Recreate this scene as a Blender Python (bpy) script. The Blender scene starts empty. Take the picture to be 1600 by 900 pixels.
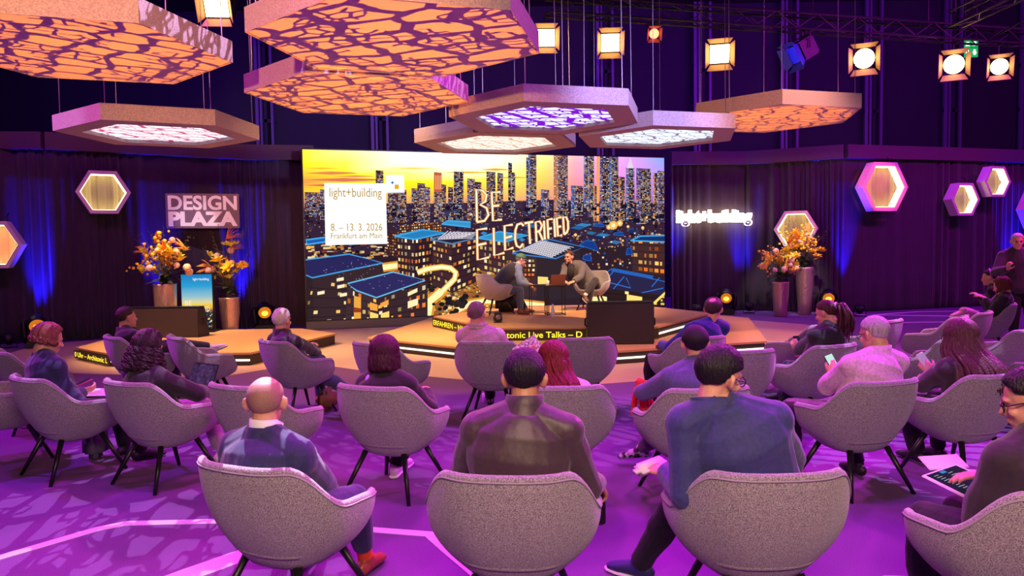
import bpy, bmesh, math, random
import numpy as np
from mathutils import Vector, Matrix, Euler

random.seed(7)
SC = bpy.context.scene
COL = SC.collection
PI = math.pi
R_ = math.radians
V = Vector

# ---------------------------------------------------------------- camera, world, exposure
cam_d = bpy.data.cameras.new('camera')
cam_d.sensor_width = 36.0
cam_d.lens = 36.0 * 1155 / 1600
cam = bpy.data.objects.new('camera', cam_d)
COL.objects.link(cam)
cam.matrix_world = Matrix.Translation((0, 0, 1.65)) @ Matrix.Rotation(PI/2 - R_(3.0), 4, 'X') @ Matrix.Rotation(R_(-0.9), 4, 'Z')
SC.camera = cam
SC.view_settings.view_transform = 'Standard'
SC.view_settings.look = 'None'
SC.view_settings.exposure = 0.0
SC.view_settings.gamma = 1.0
SC.view_settings.use_curve_mapping = False
wd = bpy.data.worlds.new('hall_dark')
SC.world = wd
wd.use_nodes = True
wd.node_tree.nodes['Background'].inputs[0].default_value = (0.10, 0.012, 0.34, 1)
wd.node_tree.nodes['Background'].inputs[1].default_value = 0.05


def lin(c):
    out = []
    for v in c[:3]:
        v = v / 255.0
        out.append(v / 12.92 if v <= 0.04045 else ((v + 0.055) / 1.055) ** 2.4)
    return tuple(out)


def aim(o, target):
    d = V(target) - o.location
    o.rotation_euler = d.to_track_quat('-Z', 'Y').to_euler()


def spot(loc, target, power, col, angle=40, blend=0.5, radius=0.08):
    d = bpy.data.lights.new('stage_spot', 'SPOT')
    d.energy = power
    d.color = col
    d.spot_size = R_(angle)
    d.spot_blend = blend
    d.shadow_soft_size = radius
    o = bpy.data.objects.new('stage_spot', d)
    COL.objects.link(o)
    o.location = loc
    aim(o, target)
    return o


def area(loc, target, power, col, sx, sy):
    d = bpy.data.lights.new('wash_light', 'AREA')
    d.energy = power
    d.color = col
    d.shape = 'RECTANGLE'
    d.size = sx
    d.size_y = sy
    o = bpy.data.objects.new('wash_light', d)
    COL.objects.link(o)
    o.location = loc
    aim(o, target)
    return o


def gobo(loc, target, power, col, angle, scale, seed, thick=0.09, mixdark=0.0, stretch=1.0, blend=0.15):
    """a projector with a patterned glass: bright cells divided by dark lines, in the lamp's own directions"""
    o = spot(loc, target, power, col, angle, blend, 0.004)
    o.name = 'gobo_projector'
    d = o.data
    d.use_nodes = True
    nt = d.node_tree
    em = next(n for n in nt.nodes if n.type == 'EMISSION')
    ge = nt.nodes.new('ShaderNodeNewGeometry')
    cx = nt.nodes.new('ShaderNodeCombineXYZ')
    mw = o.rotation_euler.to_matrix()
    dots = []
    for i in range(3):
        dt = nt.nodes.new('ShaderNodeVectorMath')
        dt.operation = 'DOT_PRODUCT'
        dt.inputs[1].default_value = mw.col[i]
        nt.links.new(ge.outputs['Incoming'], dt.inputs[0])
        dots.append(dt)
    for i in range(2):
        dv = nt.nodes.new('ShaderNodeMath')
        dv.operation = 'DIVIDE'
        nt.links.new(dots[i].outputs['Value'], dv.inputs[0])
        nt.links.new(dots[2].outputs['Value'], dv.inputs[1])
        nt.links.new(dv.outputs[0], cx.inputs[i])
    mp = nt.nodes.new('ShaderNodeMapping')
    mp.inputs['Location'].default_value = (seed * 3.1, seed * 1.7, 0)
    mp.inputs['Scale'].default_value = (scale, scale * stretch, 0.0)
    nz = nt.nodes.new('ShaderNodeTexNoise')
    nz.inputs['Scale'].default_value = 1.3
    nz.inputs['Detail'].default_value = 1.0
    mx = nt.nodes.new('ShaderNodeMixRGB')
    mx.blend_type = 'ADD'
    mx.inputs[0].default_value = 0.4
    nt.links.new(cx.outputs[0], mp.inputs['Vector'])
    nt.links.new(mp.outputs['Vector'], nz.inputs['Vector'])
    nt.links.new(mp.outputs['Vector'], mx.inputs[1])
    nt.links.new(nz.outputs['Color'], mx.inputs[2])
    outs = []
    for sc_, th in ((1.0, thick), (2.7, thick * 1.15)):
        vo = nt.nodes.new('ShaderNodeTexVoronoi')
        vo.feature = 'DISTANCE_TO_EDGE'
        vo.voronoi_dimensions = '2D'
        vo.inputs['Scale'].default_value = sc_
        vo.inputs['Randomness'].default_value = 0.6
        nt.links.new(mx.outputs[0], vo.inputs['Vector'])
        mr = nt.nodes.new('ShaderNodeMapRange')
        mr.inputs['From Min'].default_value = th
        mr.inputs['From Max'].default_value = th + 0.012
        nt.links.new(vo.outputs['Distance'], mr.inputs['Value'])
        outs.append(mr)
    # fine net only where a slow noise is high, coarse cells elsewhere
    n2 = nt.nodes.new('ShaderNodeTexNoise')
    n2.inputs['Scale'].default_value = 0.6
    nt.links.new(mp.outputs['Vector'], n2.inputs['Vector'])
    st = nt.nodes.new('ShaderNodeMath')
    st.operation = 'GREATER_THAN'
    st.inputs[1].default_value = 0.5
    nt.links.new(n2.outputs['Fac'], st.inputs[0])
    m1 = nt.nodes.new('ShaderNodeMath')
    m1.operation = 'MAXIMUM'
    nt.links.new(outs[1].outputs[0], m1.inputs[0])
    nt.links.new(st.outputs[0], m1.inputs[1])
    m2 = nt.nodes.new('ShaderNodeMath')
    m2.operation = 'MULTIPLY'
    nt.links.new(outs[0].outputs[0], m2.inputs[0])
    nt.links.new(m1.outputs[0], m2.inputs[1])
    m3 = nt.nodes.new('ShaderNodeMath')
    m3.operation = 'MAXIMUM'
    m3.inputs[1].default_value = mixdark
    nt.links.new(m2.outputs[0], m3.inputs[0])
    nt.links.new(m3.outputs[0], em.inputs['Strength'])
    return o


# ---------------------------------------------------------------- lights of the hall
PURPLE = (0.50, 0.006, 1.0)
MAGENTA = (1.0, 0.06, 0.80)
BLUE = (0.012, 0.006, 1.0)
WARM = (1.0, 0.58, 0.21)
# purple wash over the audience
for lx, ly, tx, ty, p, c in ((-6.8, 7.6, -4.2, 5.4, 1600, (0.40, 0.006, 1.0)), (-2.7, 4.3, -2.2, 3.2, 900, (0.62, 0.006, 1.0)), (2.6, 4.3, 2.2, 3.4, 800, PURPLE),
                             (6.8, 7.8, 4.4, 5.6, 1900, (0.70, 0.010, 1.0)), (0.9, 7.7, 0.3, 6.0, 900, PURPLE), (9, 11, 7.5, 9.6, 1300, (0.75, 0.015, 1.0)),
                             (-1.4, 4.4, -1.2, 2.8, 620, MAGENTA), (1.4, 4.5, 1.2, 2.8, 620, MAGENTA), (-9.5, 9, -3, 6.0, 1800, MAGENTA), (9.5, 9, 3, 6.0, 2000, MAGENTA)):
    spot((lx, ly, 6.2), (tx, ty, 0), p, c, 75, 0.8, 0.25)
# magenta back light towards the camera, it rims heads and chair tops
for lx, ly, tx, ty, p, c in ((-5, 11.5, -2.5, 5, 1800, MAGENTA), (1.0, 10.5, 0.3, 4, 1700, MAGENTA), (8.5, 11.5, 3.5, 5, 2800, MAGENTA), (9.6, 12.6, 5.6, 8.6, 1900, (0.9, 0.04, 1.0))):
    spot((lx, ly, 6.0), (tx, ty, 0.6), p, c, 60, 0.7, 0.2)
spot((10.5, 7.5, 4.2), (8.0, 11.2, 1.6), 900, (1.0, 0.06, 0.62), 24, 0.6, 0.1)  # separate pink spot added to tint the standing man's face
# unseen warm fill from behind the camera, for the chair backs
area((0.6, -0.6, 3.3), (0.4, 2.9, 0.5), 245, (1.0, 0.66, 0.50), 3.0, 0.6)
# warm stage light from the front truss
for lx, ly, tx, ty, p in ((-6.6, 10.6, -5.0, 12.4, 3000), (-1.9, 11.4, -0.4, 13.2, 2700), (4.9, 11.9, 2.6, 13.4, 2600), (0.6, 12.0, 0.9, 14.5, 2100), (-3.4, 12.3, -2.0, 11.6, 1000)):
    spot((lx, ly, 6.0), (tx, ty, 0.3), p, WARM, 46, 0.7, 0.12)
spot((6.4, 11.2, 6.0), (4.2, 12.4, 0.2), 1300, (1.0, 0.42, 0.42), 44, 0.7, 0.12)
for lx, ly, tx, ty, p in ((-1.2, 11.9, 0.15, 14.6, 600), (3.4, 12.0, 1.4, 15.0, 600)):
    spot((lx, ly, 5.4), (tx, ty, 1.0), p, (1.0, 0.86, 0.70), 18, 0.5, 0.1)
# faint blue and violet light on the black hall behind
area((0, 17.5, 8.6), (0, 24, 4), 1100, (0.14, 0.01, 1.0), 26, 0.6)
area((9, 17.0, 7.5), (10, 24, 3), 160, (0.6, 0.02, 0.8), 10, 0.6)
# violet light on the curtains
area((-7, 9.5, 6.3), (-7.5, 15.0, 2.2), 170, (0.75, 0.10, 0.9), 5, 0.4)
area((10.5, 12.0, 6.3), (10.0, 18.3, 2.0), 480, (0.80, 0.02, 1.0), 7, 0.4)
# blue lamps on the floor under the curtains
for lx, ly, tx, ty, an in ((-8.9, 13.9, -9.1, 14.2, 16), (-7.15, 14.95, -7.25, 15.22, 16), (-5.8, 15.9, -5.85, 16.18, 16), (-10.3, 13.6, -10.4, 13.9, 14),
                       (4.15, 18.1, 4.1, 18.4, 14), (5.8, 18.4, 5.8, 18.68, 15), (7.95, 17.45, 7.97, 17.72, 16), (13.0, 18.85, 13.0, 19.2, 20)):
    spot((lx, ly, 0.14), (tx, ty, 2.6), 2000, BLUE, an * 1.9, 0.8, 0.05)
# warm white spots added to brighten the flowers
spot((-5.6, 11.8, 5.6), (-5.9, 13.6, 1.6), 560, (1.0, 0.95, 0.78), 24, 0.6, 0.08)
spot((6.2, 14.2, 5.6), (6.6, 17.3, 1.6), 1100, (1.0, 0.95, 0.80), 20, 0.6, 0.08)
# white light on the plaza sign
spot((-5.6, 10.5, 6.0), (-6.45, 15.2, 2.25), 1700, (0.95, 0.85, 1.0), 9, 0.5, 0.05)
# red and violet accents on the hexagon lamps of the curtains
spot((-8.4, 8.6, 3.4), (-9.62, 13.75, 1.88), 4500, (1.0, 0.20, 0.07), 8, 0.6, 0.05)
spot((7.3, 12.2, 4.0), (8.75, 17.58, 2.98), 2000, (1.0, 0.10, 0.08), 12.5, 0.2, 0.05)
spot((6.0, 12.5, 6.0), (6.95, 17.92, 2.03), 700, (1.0, 0.42, 0.25), 8, 0.6, 0.05)
# pattern projectors: amber on the hanging hexagons, lavender on the carpet
AMBER = (1.0, 0.29, 0.004)
gobo((-0.9, 6.05, 0.9), (-0.87, 6.13, 3.34), 620, AMBER, 57, 5.0, 1, 0.10, stretch=1.6, blend=0.1)
gobo((-1.6, 8.2, 0.6), (-1.615, 8.16, 3.33), 720, AMBER, 52, 7.0, 8, 0.09, stretch=1.5, blend=0.1)
gobo((-3.45, 6.3, 0.9), (-3.5, 6.35, 3.36), 560, AMBER, 62, 6.0, 2, 0.08, stretch=1.5, blend=0.1)
gobo((4.1, 11.5, 0.9), (4.17, 11.85, 3.6), 560, AMBER, 50, 7, 3, 0.06, stretch=1.6, blend=0.3)
# white beam that grazes the bald man and his chair
gobo((-1.6, 5.6, 6.2), (-1.0, 3.1, 0.95), 4500, (0.95, 0.86, 1.0), 8.5, 26, 7, 0.10, stretch=0.5, blend=0.2)
# soft amber and lavender light on the rims of the pendants
spot((-1.9, -1.6, 3.3), (-2.1, 6.4, 3.55), 3600, (1.0, 0.42, 0.13), 36, 0.6, 0.1)
spot((0.5, 3.0, 3.3), (3.9, 11.6, 3.8), 1500, (1.0, 0.36, 0.12), 16, 0.6, 0.1)
spot((5.0, 2.5, 3.6), (1.3, 9.8, 3.42), 5500, (0.50, 0.44, 1.0), 24, 0.6, 0.1)
spot((-9.0, 6.6, 3.5), (-4.8, 9.6, 3.3), 420, (0.7, 0.55, 0.95), 22, 0.6, 0.1)
# warm light on the pale floor before the stage
spot((-2.35, 10.0, 6.2), (-1.7, 10.0, 0), 1300, (1.0, 0.52, 0.26), 62, 0.7, 0.12)
spot((5.0, 9.4, 6.2), (3.4, 10.2, 0), 1300, (1.0, 0.46, 0.34), 62, 0.7, 0.12)
gobo((-1.5, 6.0, 6.4), (-2.2, 5.9, 0), 1600, (0.80, 0.58, 1.0), 46, 13, 4, 0.13, stretch=2.2)
gobo((3.8, 5.6, 6.4), (4.1, 6.4, 0), 1900, (0.66, 0.60, 1.0), 40, 13, 5, 0.13, stretch=2.4)
gobo((0.6, 8.4, 6.4), (-0.6, 7.4, 0), 900, (0.85, 0.55, 1.0), 40, 13, 6, 0.13, stretch=2.4)

# ---------------------------------------------------------------- materials
MATS = {}


def mat(name, col, rough=0.6, metal=0.0, noise=None, bump=None, emit=None, sheen=0.0, spec=0.5):
    """principled material; noise=(scale, other colour, contrast, stretch) mottles it, bump=(scale, strength, stretch) roughens it"""
    if name in MATS:
        return MATS[name]
    m = bpy.data.materials.new(name)
    m.use_nodes = True
    nt = m.node_tree
    b = nt.nodes['Principled BSDF']
    b.inputs['Base Color'].default_value = (*lin(col), 1)
    b.inputs['Roughness'].default_value = rough
    b.inputs['Metallic'].default_value = metal
    b.inputs['Specular IOR Level'].default_value = spec
    if sheen:
        b.inputs['Sheen Weight'].default_value = sheen
        b.inputs['Sheen Roughness'].default_value = 0.5
    if emit:
        b.inputs['Emission Color'].default_value = (*lin(emit[0]), 1)
        b.inputs['Emission Strength'].default_value = emit[1]
    if noise or bump:
        tc = nt.nodes.new('ShaderNodeTexCoord')
    if noise:
        mp = nt.nodes.new('ShaderNodeMapping')
        st = noise[3] if len(noise) > 3 else (1, 1, 1)
        mp.inputs['Scale'].default_value = st
        nt.links.new(tc.outputs['Object'], mp.inputs['Vector'])
        n = nt.nodes.new('ShaderNodeTexNoise')
        n.inputs['Scale'].default_value = noise[0]
        n.inputs['Detail'].default_value = 3.0
        nt.links.new(mp.outputs['Vector'], n.inputs['Vector'])
        r = nt.nodes.new('ShaderNodeValToRGB')
        k = noise[2]
        r.color_ramp.elements[0].position = 0.5 - k
        r.color_ramp.elements[1].position = 0.5 + k
        r.color_ramp.elements[0].color = (*lin(col), 1)
        r.color_ramp.elements[1].color = (*lin(noise[1]), 1)
        nt.links.new(n.outputs['Fac'], r.inputs['Fac'])
        nt.links.new(r.outputs['Color'], b.inputs['Base Color'])
    if bump:
        mp2 = nt.nodes.new('ShaderNodeMapping')
        st = bump[2] if len(bump) > 2 else (1, 1, 1)
        mp2.inputs['Scale'].default_value = st
        nt.links.new(tc.outputs['Object'], mp2.inputs['Vector'])
        n = nt.nodes.new('ShaderNodeTexNoise')
        n.inputs['Scale'].default_value = bump[0]
        n.inputs['Detail'].default_value = 3.0
        nt.links.new(mp2.outputs['Vector'], n.inputs['Vector'])
        bp = nt.nodes.new('ShaderNodeBump')
        bp.inputs['Strength'].default_value = bump[1]
        bp.inputs['Distance'].default_value = 0.02
        nt.links.new(n.outputs['Fac'], bp.inputs['Height'])
        nt.links.new(bp.outputs['Normal'], b.inputs['Normal'])
    MATS[name] = m
    return m


def glow(name, col, strength):
    if name in MATS:
        return MATS[name]
    m = bpy.data.materials.new(name)
    m.use_nodes = True
    nt = m.node_tree
    nt.nodes.remove(nt.nodes['Principled BSDF'])
    e = nt.nodes.new('ShaderNodeEmission')
    e.inputs[0].default_value = (*lin(col), 1)
    e.inputs[1].default_value = strength
    nt.links.new(e.outputs[0], nt.nodes['Material Output'].inputs[0])
    MATS[name] = m
    return m


def glow_attr(name, strength):
    m = bpy.data.materials.new(name)
    m.use_nodes = True
    nt = m.node_tree
    nt.nodes.remove(nt.nodes['Principled BSDF'])
    e = nt.nodes.new('ShaderNodeEmission')
    a = nt.nodes.new('ShaderNodeVertexColor')
    a.layer_name = 'picture'
    e.inputs[1].default_value = strength
    nt.links.new(a.outputs[0], e.inputs[0])
    nt.links.new(e.outputs[0], nt.nodes['Material Output'].inputs[0])
    return m


# ---------------------------------------------------------------- mesh helpers
def link(name, me, m=None, parent=None, smooth=False):
    o = bpy.data.objects.new(name, me)
    COL.objects.link(o)
    if m is not None:
        for k in (m if isinstance(m, (list, tuple)) else [m]):
            me.materials.append(k)
    if parent is not None:
        o.parent = parent
    if smooth:
        me.polygons.foreach_set('use_smooth', [True] * len(me.polygons))
    return o


def from_bm(name, bm, m=None, parent=None, smooth=False):
    bmesh.ops.recalc_face_normals(bm, faces=bm.faces)
    me = bpy.data.meshes.new(name)
    bm.to_mesh(me)
    bm.free()
    return link(name, me, m, parent, smooth)


def tag(o, label, cat=None, group=None, kind=None):
    if label:
        o['label'] = label
    if cat:
        o['category'] = cat
    if group:
        o['group'] = group
    if kind:
        o['kind'] = kind
    return o


def empty(name, loc, rz, label, cat, group=None):
    o = bpy.data.objects.new(name, None)
    o.empty_display_size = 0.1
    COL.objects.link(o)
    o.location = loc
    o.rotation_euler = (0, 0, rz)
    return tag(o, label, cat, group)


def box(bm, c, s, M=None, bev=0.0):
    g = bmesh.ops.create_cube(bm, size=1.0)
    vs = g['verts']
    for v in vs:
        v.co = V((v.co.x * s[0] + c[0], v.co.y * s[1] + c[1], v.co.z * s[2] + c[2]))
        if M is not None:
            v.co = M @ v.co
    if bev:
        es = list({e for v in vs for e in v.link_edges})
        bmesh.ops.bevel(bm, geom=es, offset=bev, segments=2, affect='EDGES', clamp_overlap=True)
    return vs


def frame_for(d):
    d = d.normalized()
    a = V((0, 0, 1)) if abs(d.z) < 0.9 else V((0, 1, 0))
    x = a.cross(d).normalized()
    return x, d.cross(x).normalized()


def tube(bm, pts, rad, n=10, cap=True, side=None, rad2=None, closed=False):
    """sweep of circles or ellipses along pts; rad along `side`, rad2 across"""
    pts = [V(p) for p in pts]
    N = len(pts)
    if not hasattr(rad, '__len__'):
        rad = [rad] * N
    if rad2 is None:
        rad2 = rad
    elif not hasattr(rad2, '__len__'):
        rad2 = [rad2] * N
    rings = []
    px = None
    for i, p in enumerate(pts):
        if closed:
            d = pts[(i + 1) % N] - pts[i - 1]
        else:
            d = pts[min(i + 1, N - 1)] - pts[max(i - 1, 0)]
        if d.length < 1e-9:
            d = V((0, 0, 1))
        d.normalize()
        if side is not None:
            x = V(side) - d * d.dot(V(side))
            if x.length < 1e-4:
                x = frame_for(d)[0]
        elif px is None:
            x = frame_for(d)[0]
        else:
            x = px - d * d.dot(px)
            if x.length < 1e-5:
                x = frame_for(d)[0]
        x.normalize()
        px = x
        y = d.cross(x)
        rings.append([bm.verts.new(p + x * (rad[i] * math.cos(2 * PI * k / n)) + y * (rad2[i] * math.sin(2 * PI * k / n))) for k in range(n)])
    M = N if closed else N - 1
    for i in range(M):
        a, b = rings[i], rings[(i + 1) % N]
        for k in range(n):
            bm.faces.new((a[k], a[(k + 1) % n], b[(k + 1) % n], b[k]))
    if cap and not closed:
        bm.faces.new(rings[0][::-1])
        bm.faces.new(rings[-1])
    return rings


def ball(bm, c, r, M=None, seg=16, ring=10):
    """ellipsoid of radii r at c, turned by the 3x3 matrix M"""
    if not hasattr(r, '__len__'):
        r = (r, r, r)
    g = bmesh.ops.create_uvsphere(bm, u_segments=seg, v_segments=ring, radius=1.0)
    c = V(c)
    for v in g['verts']:
        q = V((v.co.x * r[0], v.co.y * r[1], v.co.z * r[2]))
        if M is not None:
            q = M @ q
        v.co = q + c
    return g['verts']


def lathe(bm, prof, n=24, c=(0, 0, 0)):
    rings = []
    for r, z in prof:
        rings.append([bm.verts.new((c[0] + r * math.cos(2 * PI * k / n), c[1] + r * math.sin(2 * PI * k / n), c[2] + z)) for k in range(n)])
    for a, b in zip(rings, rings[1:]):
        for k in range(n):
            bm.faces.new((a[k], a[(k + 1) % n], b[(k + 1) % n], b[k]))
    bm.faces.new(rings[0][::-1])
    bm.faces.new(rings[-1])


def prism(bm, poly, z0, z1):
    a = [bm.verts.new((p[0], p[1], z0)) for p in poly]
    b = [bm.verts.new((p[0], p[1], z1)) for p in poly]
    n = len(poly)
    bm.faces.new(a[::-1])
    bm.faces.new(b)
    for k in range(n):
        bm.faces.new((a[k], a[(k + 1) % n], b[(k + 1) % n], b[k]))


def B():
    return bmesh.new()


def kids(o):
    return [c for c in bpy.data.objects if c.parent is o]


def dup(o, tree, label=None, group=None):
    """copy of a thing and of its parts; tree = {object: [children]}"""
    c = o.copy()
    COL.objects.link(c)
    for ch in tree.get(o.name, []):
        k = dup(ch, tree)
        k.parent = c
        k.matrix_parent_inverse = ch.matrix_parent_inverse.copy()
    if label:
        c['label'] = label
    if group:
        c['group'] = group
    return c


def tree_of():
    t = {}
    for o in bpy.data.objects:
        if o.parent is not None:
            t.setdefault(o.parent.name, []).append(o)
    return t


def text_mesh(body, height, width=None, extrude=0.0, offset=0.0, spacing=1.0):
    """mesh of a line of writing, its lower left corner at the origin, in the XY plane"""
    cu = bpy.data.curves.new('lettering', 'FONT')
    cu.body = body
    cu.size = 1.0
    cu.extrude = extrude
    cu.offset = offset
    cu.space_character = spacing
    cu.resolution_u = 4
    o = bpy.data.objects.new('lettering', cu)
    COL.objects.link(o)
    dg = bpy.context.evaluated_depsgraph_get()
    me = bpy.data.meshes.new_from_object(o.evaluated_get(dg))
    bpy.data.objects.remove(o)
    bpy.data.curves.remove(cu)
    n = len(me.vertices)
    co = np.empty(n * 3)
    me.vertices.foreach_get('co', co)
    co = co.reshape(-1, 3)
    lo, hi = co.min(0), co.max(0)
    sy = height / (hi[1] - lo[1])
    sx = sy if width is None else width / (hi[0] - lo[0])
    co[:, 0] = (co[:, 0] - lo[0]) * sx
    co[:, 1] = (co[:, 1] - lo[1]) * sy
    me.vertices.foreach_set('co', co.ravel())
    me.update()
    return me


def writing(name, body, loc, height, m, parent, width=None, extrude=0.0, offset=0.0, rz=0.0, rx=PI/2, spacing=1.0):
    me = text_mesh(body, height, width, extrude, offset, spacing)
    o = link(name, me, m, parent)
    o.location = loc
    o.rotation_euler = (rx, 0, rz)
    return o


def remeshed(bm, voxel, smooth=4, factor=0.5):
    """one continuous skin around overlapping closed shapes"""
    me = bpy.data.meshes.new('tmp')
    bmesh.ops.recalc_face_normals(bm, faces=bm.faces)
    bm.to_mesh(me)
    bm.free()
    o = bpy.data.objects.new('tmp', me)
    COL.objects.link(o)
    md = o.modifiers.new('r', 'REMESH')
    md.mode = 'VOXEL'
    md.voxel_size = voxel
    if smooth:
        s = o.modifiers.new('s', 'SMOOTH')
        s.factor = factor
        s.iterations = smooth
    dg = bpy.context.evaluated_depsgraph_get()
    out = bpy.data.meshes.new_from_object(o.evaluated_get(dg))
    bpy.data.objects.remove(o)
    bpy.data.meshes.remove(me)
    return out

# ================================================================ the hall
carpet_m = mat('carpet', (118, 76, 134), 0.95, noise=(170, (90, 54, 106), 0.22), bump=(300, 0.35))
vinyl_m = mat('pale_vinyl', (205, 170, 150), 0.45, noise=(6, (188, 152, 134), 0.25, (0.4, 6, 1)))
black_m = mat('hall_black', (34, 30, 40), 0.85)
deck_m = mat('deck_top', (205, 160, 112), 0.7, noise=(60, (192, 148, 102), 0.3))
riser_m = mat('deck_riser', (58, 42, 40), 0.6)
line_m = mat('carpet_line', (226, 220, 226), 0.8, noise=(200, (200, 190, 205), 0.25))
black_metal = mat('black_metal', (24, 22, 26), 0.45, 0.3)
black_board = mat('black_board', (48, 36, 44), 0.6)
velvet_m = mat('curtain_velvet', (58, 40, 58), 0.9, noise=(9, (44, 30, 46), 0.25, (1, 1, 0.2)), sheen=0.3)
pelmet_m = mat('pelmet_board', (82, 60, 74), 0.8)


def struct(name, bm, m):
    o = from_bm(name, bm, m)
    o['kind'] = 'structure'
    return o


bm = B()
box(bm, (0, 9, -0.05), (44, 34, 0.1))
struct('floor', bm, carpet_m)
bm = B()
prism(bm, [(-8.9, 13.9), (-8.3, 10.9), (-4.0, 9.75), (-3.05, 10.95), (-2.2, 10.25), (0.44, 8.68), (1.64, 9.05), (6.1, 14.3), (6.05, 15.2), (5.0, 16.6), (3.6, 17.6), (-4.3, 15.55), (-6.0, 15.7)], 0.0, 0.006)
struct('floor_stage', bm, vinyl_m)
for nm, c, s in (('ceiling', (0, 9, 9.6), (44, 34, 0.2)), ('wall_back', (0, 24.6, 4.75), (44, 0.4, 9.5)), ('wall_left', (-20.2, 9, 4.75), (0.4, 34, 9.5)),
                 ('wall_right', (20.2, 9, 4.75), (0.4, 34, 9.5))):
    bm = B()
    box(bm, c, s)
    struct(nm, bm, black_m)


def stripe(bm, pts, w, z0=0.0, z1=0.004, closed=False):
    pts = [V((p[0], p[1], 0)) for p in pts]
    n = len(pts)
    L, Rr = [], []
    for i, p in enumerate(pts):
        a = pts[i - 1] if (i > 0 or closed) else p
        b = pts[(i + 1) % n] if (i < n - 1 or closed) else p
        d1 = (p - a).normalized() if (p - a).length > 0 else (b - p).normalized()
        d2 = (b - p).normalized() if (b - p).length > 0 else d1
        t = (d1 + d2).normalized()
        k = w / 2 / max(0.3, t.dot(d1))
        nn = V((-t.y, t.x, 0))
        L.append(p + nn * k)
        Rr.append(p - nn * k)
    m = n if closed else n - 1
    for i in range(m):
        j = (i + 1) % n
        prism(bm, [(Rr[i].x, Rr[i].y), (Rr[j].x, Rr[j].y), (L[j].x, L[j].y), (L[i].x, L[i].y)], z0, z1)


# white hexagon outlines, thin stripes on the carpet
def floor_stripe(pts, w, closed=False):
    bm = B()
    stripe(bm, pts, w, closed=closed)
    o = struct('floor_line', bm, line_m)


# ---------------------------------------------------------------- steel columns on the back wall
col_m = mat('column_steel', (96, 84, 110), 0.5, 0.2)
col_xs = (-7.85, -4.15, 3.12, 6.25, 9.05, 11.75, 14.3, 16.75)
col_words = ('behind the hexagon lamp over the left curtain', 'above the left part of the big screen', 'above the right end of the big screen', 'second to the right of the big screen',
             'beside the blue lamp', 'beside the tilted round lamp under the right truss', 'beside the green exit sign', 'at the far right')
for i, (x, w) in enumerate(zip(col_xs, col_words)):
    t = empty('steel_column', (x, 24.2, 0), 0, 'tall dark steel column ' + w, 'column', 'steel columns on the back wall')
    bm = B()
    box(bm, (0, 0, 4.75), (0.10, 0.3, 9.4))
    from_bm('web', bm, black_m, t)
    for dx, wd_ in ((-0.26, 0.10), (-0.13, 0.07), (0.22, 0.08)):
        bm = B()
        box(bm, (dx, -0.12, 4.75), (wd_, 0.12, 9.4), bev=0.01)
        from_bm('flange', bm, col_m, t)
    for z in (4.4, 5.9, 7.3):
        bm = B()
        box(bm, (0, -0.1, z), (0.62, 0.10, 0.12), bev=0.01)
        from_bm('cross_plate', bm, black_m, t)

# ---------------------------------------------------------------- curtains and pelmet
CUR = [(-11.6, 13.6), (-10.0, 14.05), (-8.85, 14.2), (-5.75, 16.25), (-4.35, 16.55)]
CUR2 = [(3.98, 18.55), (5.9, 18.75), (7.95, 17.75), (10.55, 18.5), (12.6, 19.15), (14.6, 19.8)]


def curtain(a, b, label, amp, wave, z1=3.72, seed=0):
    rnd = random.Random(seed)
    a, b = V((a[0], a[1], 0)), V((b[0], b[1], 0))
    L = (b - a).length
    d = (b - a) / L
    nrm = V((d.y, -d.x, 0))
    bm = B()
    n = int(L / 0.02)
    ph = [rnd.uniform(0, 6) for _ in range(5)]
    rows = 6
    grid = []
    for r in range(rows + 1):
        z = 0.02 + (z1 - 0.02) * r / rows
        row = []
        for i in range(n + 1):
            s = L * i / n
            f = 1 + 0.3 * math.sin(s * 1.7 + ph[0])
            o = amp * (math.sin(2 * PI * s / wave * f + ph[1] + 0.25 * math.sin(z * 1.3 + s * 3)) * 0.6 + math.sin(2 * PI * s / wave / 2.3 + ph[2]) * 0.4)
            o += 0.05 * amp * math.sin(s * 57 + ph[3])
            p = a + d * s + nrm * o
            row.append(bm.verts.new((p.x, p.y, z)))
        grid.append(row)
    for r in range(rows):
        for i in range(n):
            bm.faces.new((grid[r][i], grid[r][i + 1], grid[r + 1][i + 1], grid[r + 1][i]))
    o = from_bm('stage_curtain', bm, velvet_m, None, True)
    sd = o.modifiers.new('cloth', 'SOLIDIFY')
    sd.thickness = 0.012
    return tag(o, label, 'curtain')


curtain(CUR[0], CUR[2], 'dark pleated curtain at the far left behind the red hexagon lamp', 0.05, 0.20, seed=1)
curtain(CUR[2], CUR[3], 'dark pleated curtain behind the DESIGN PLAZA sign', 0.05, 0.21, seed=2)
curtain(CUR[3], CUR[4], 'narrow dark curtain touching the left side of the big screen', 0.05, 0.17, seed=3)
curtain(CUR2[0], CUR2[1], 'dark pleated curtain behind the glowing light+building sign', 0.05, 0.19, seed=4)
curtain(CUR2[1], CUR2[2], 'dark pleated curtain behind the two tall vases', 0.05, 0.20, seed=5)
curtain(CUR2[2], CUR2[3], 'smooth plum curtain panel below the large red hexagon lamp', 0.016, 0.75, seed=6)
curtain(CUR2[3], CUR2[4], 'dark pleated curtain behind the violet hexagon lamp', 0.05, 0.22, seed=7)
curtain(CUR2[4], CUR2[5], 'dark curtain at the right edge behind the standing man', 0.05, 0.22, seed=8)


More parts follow.
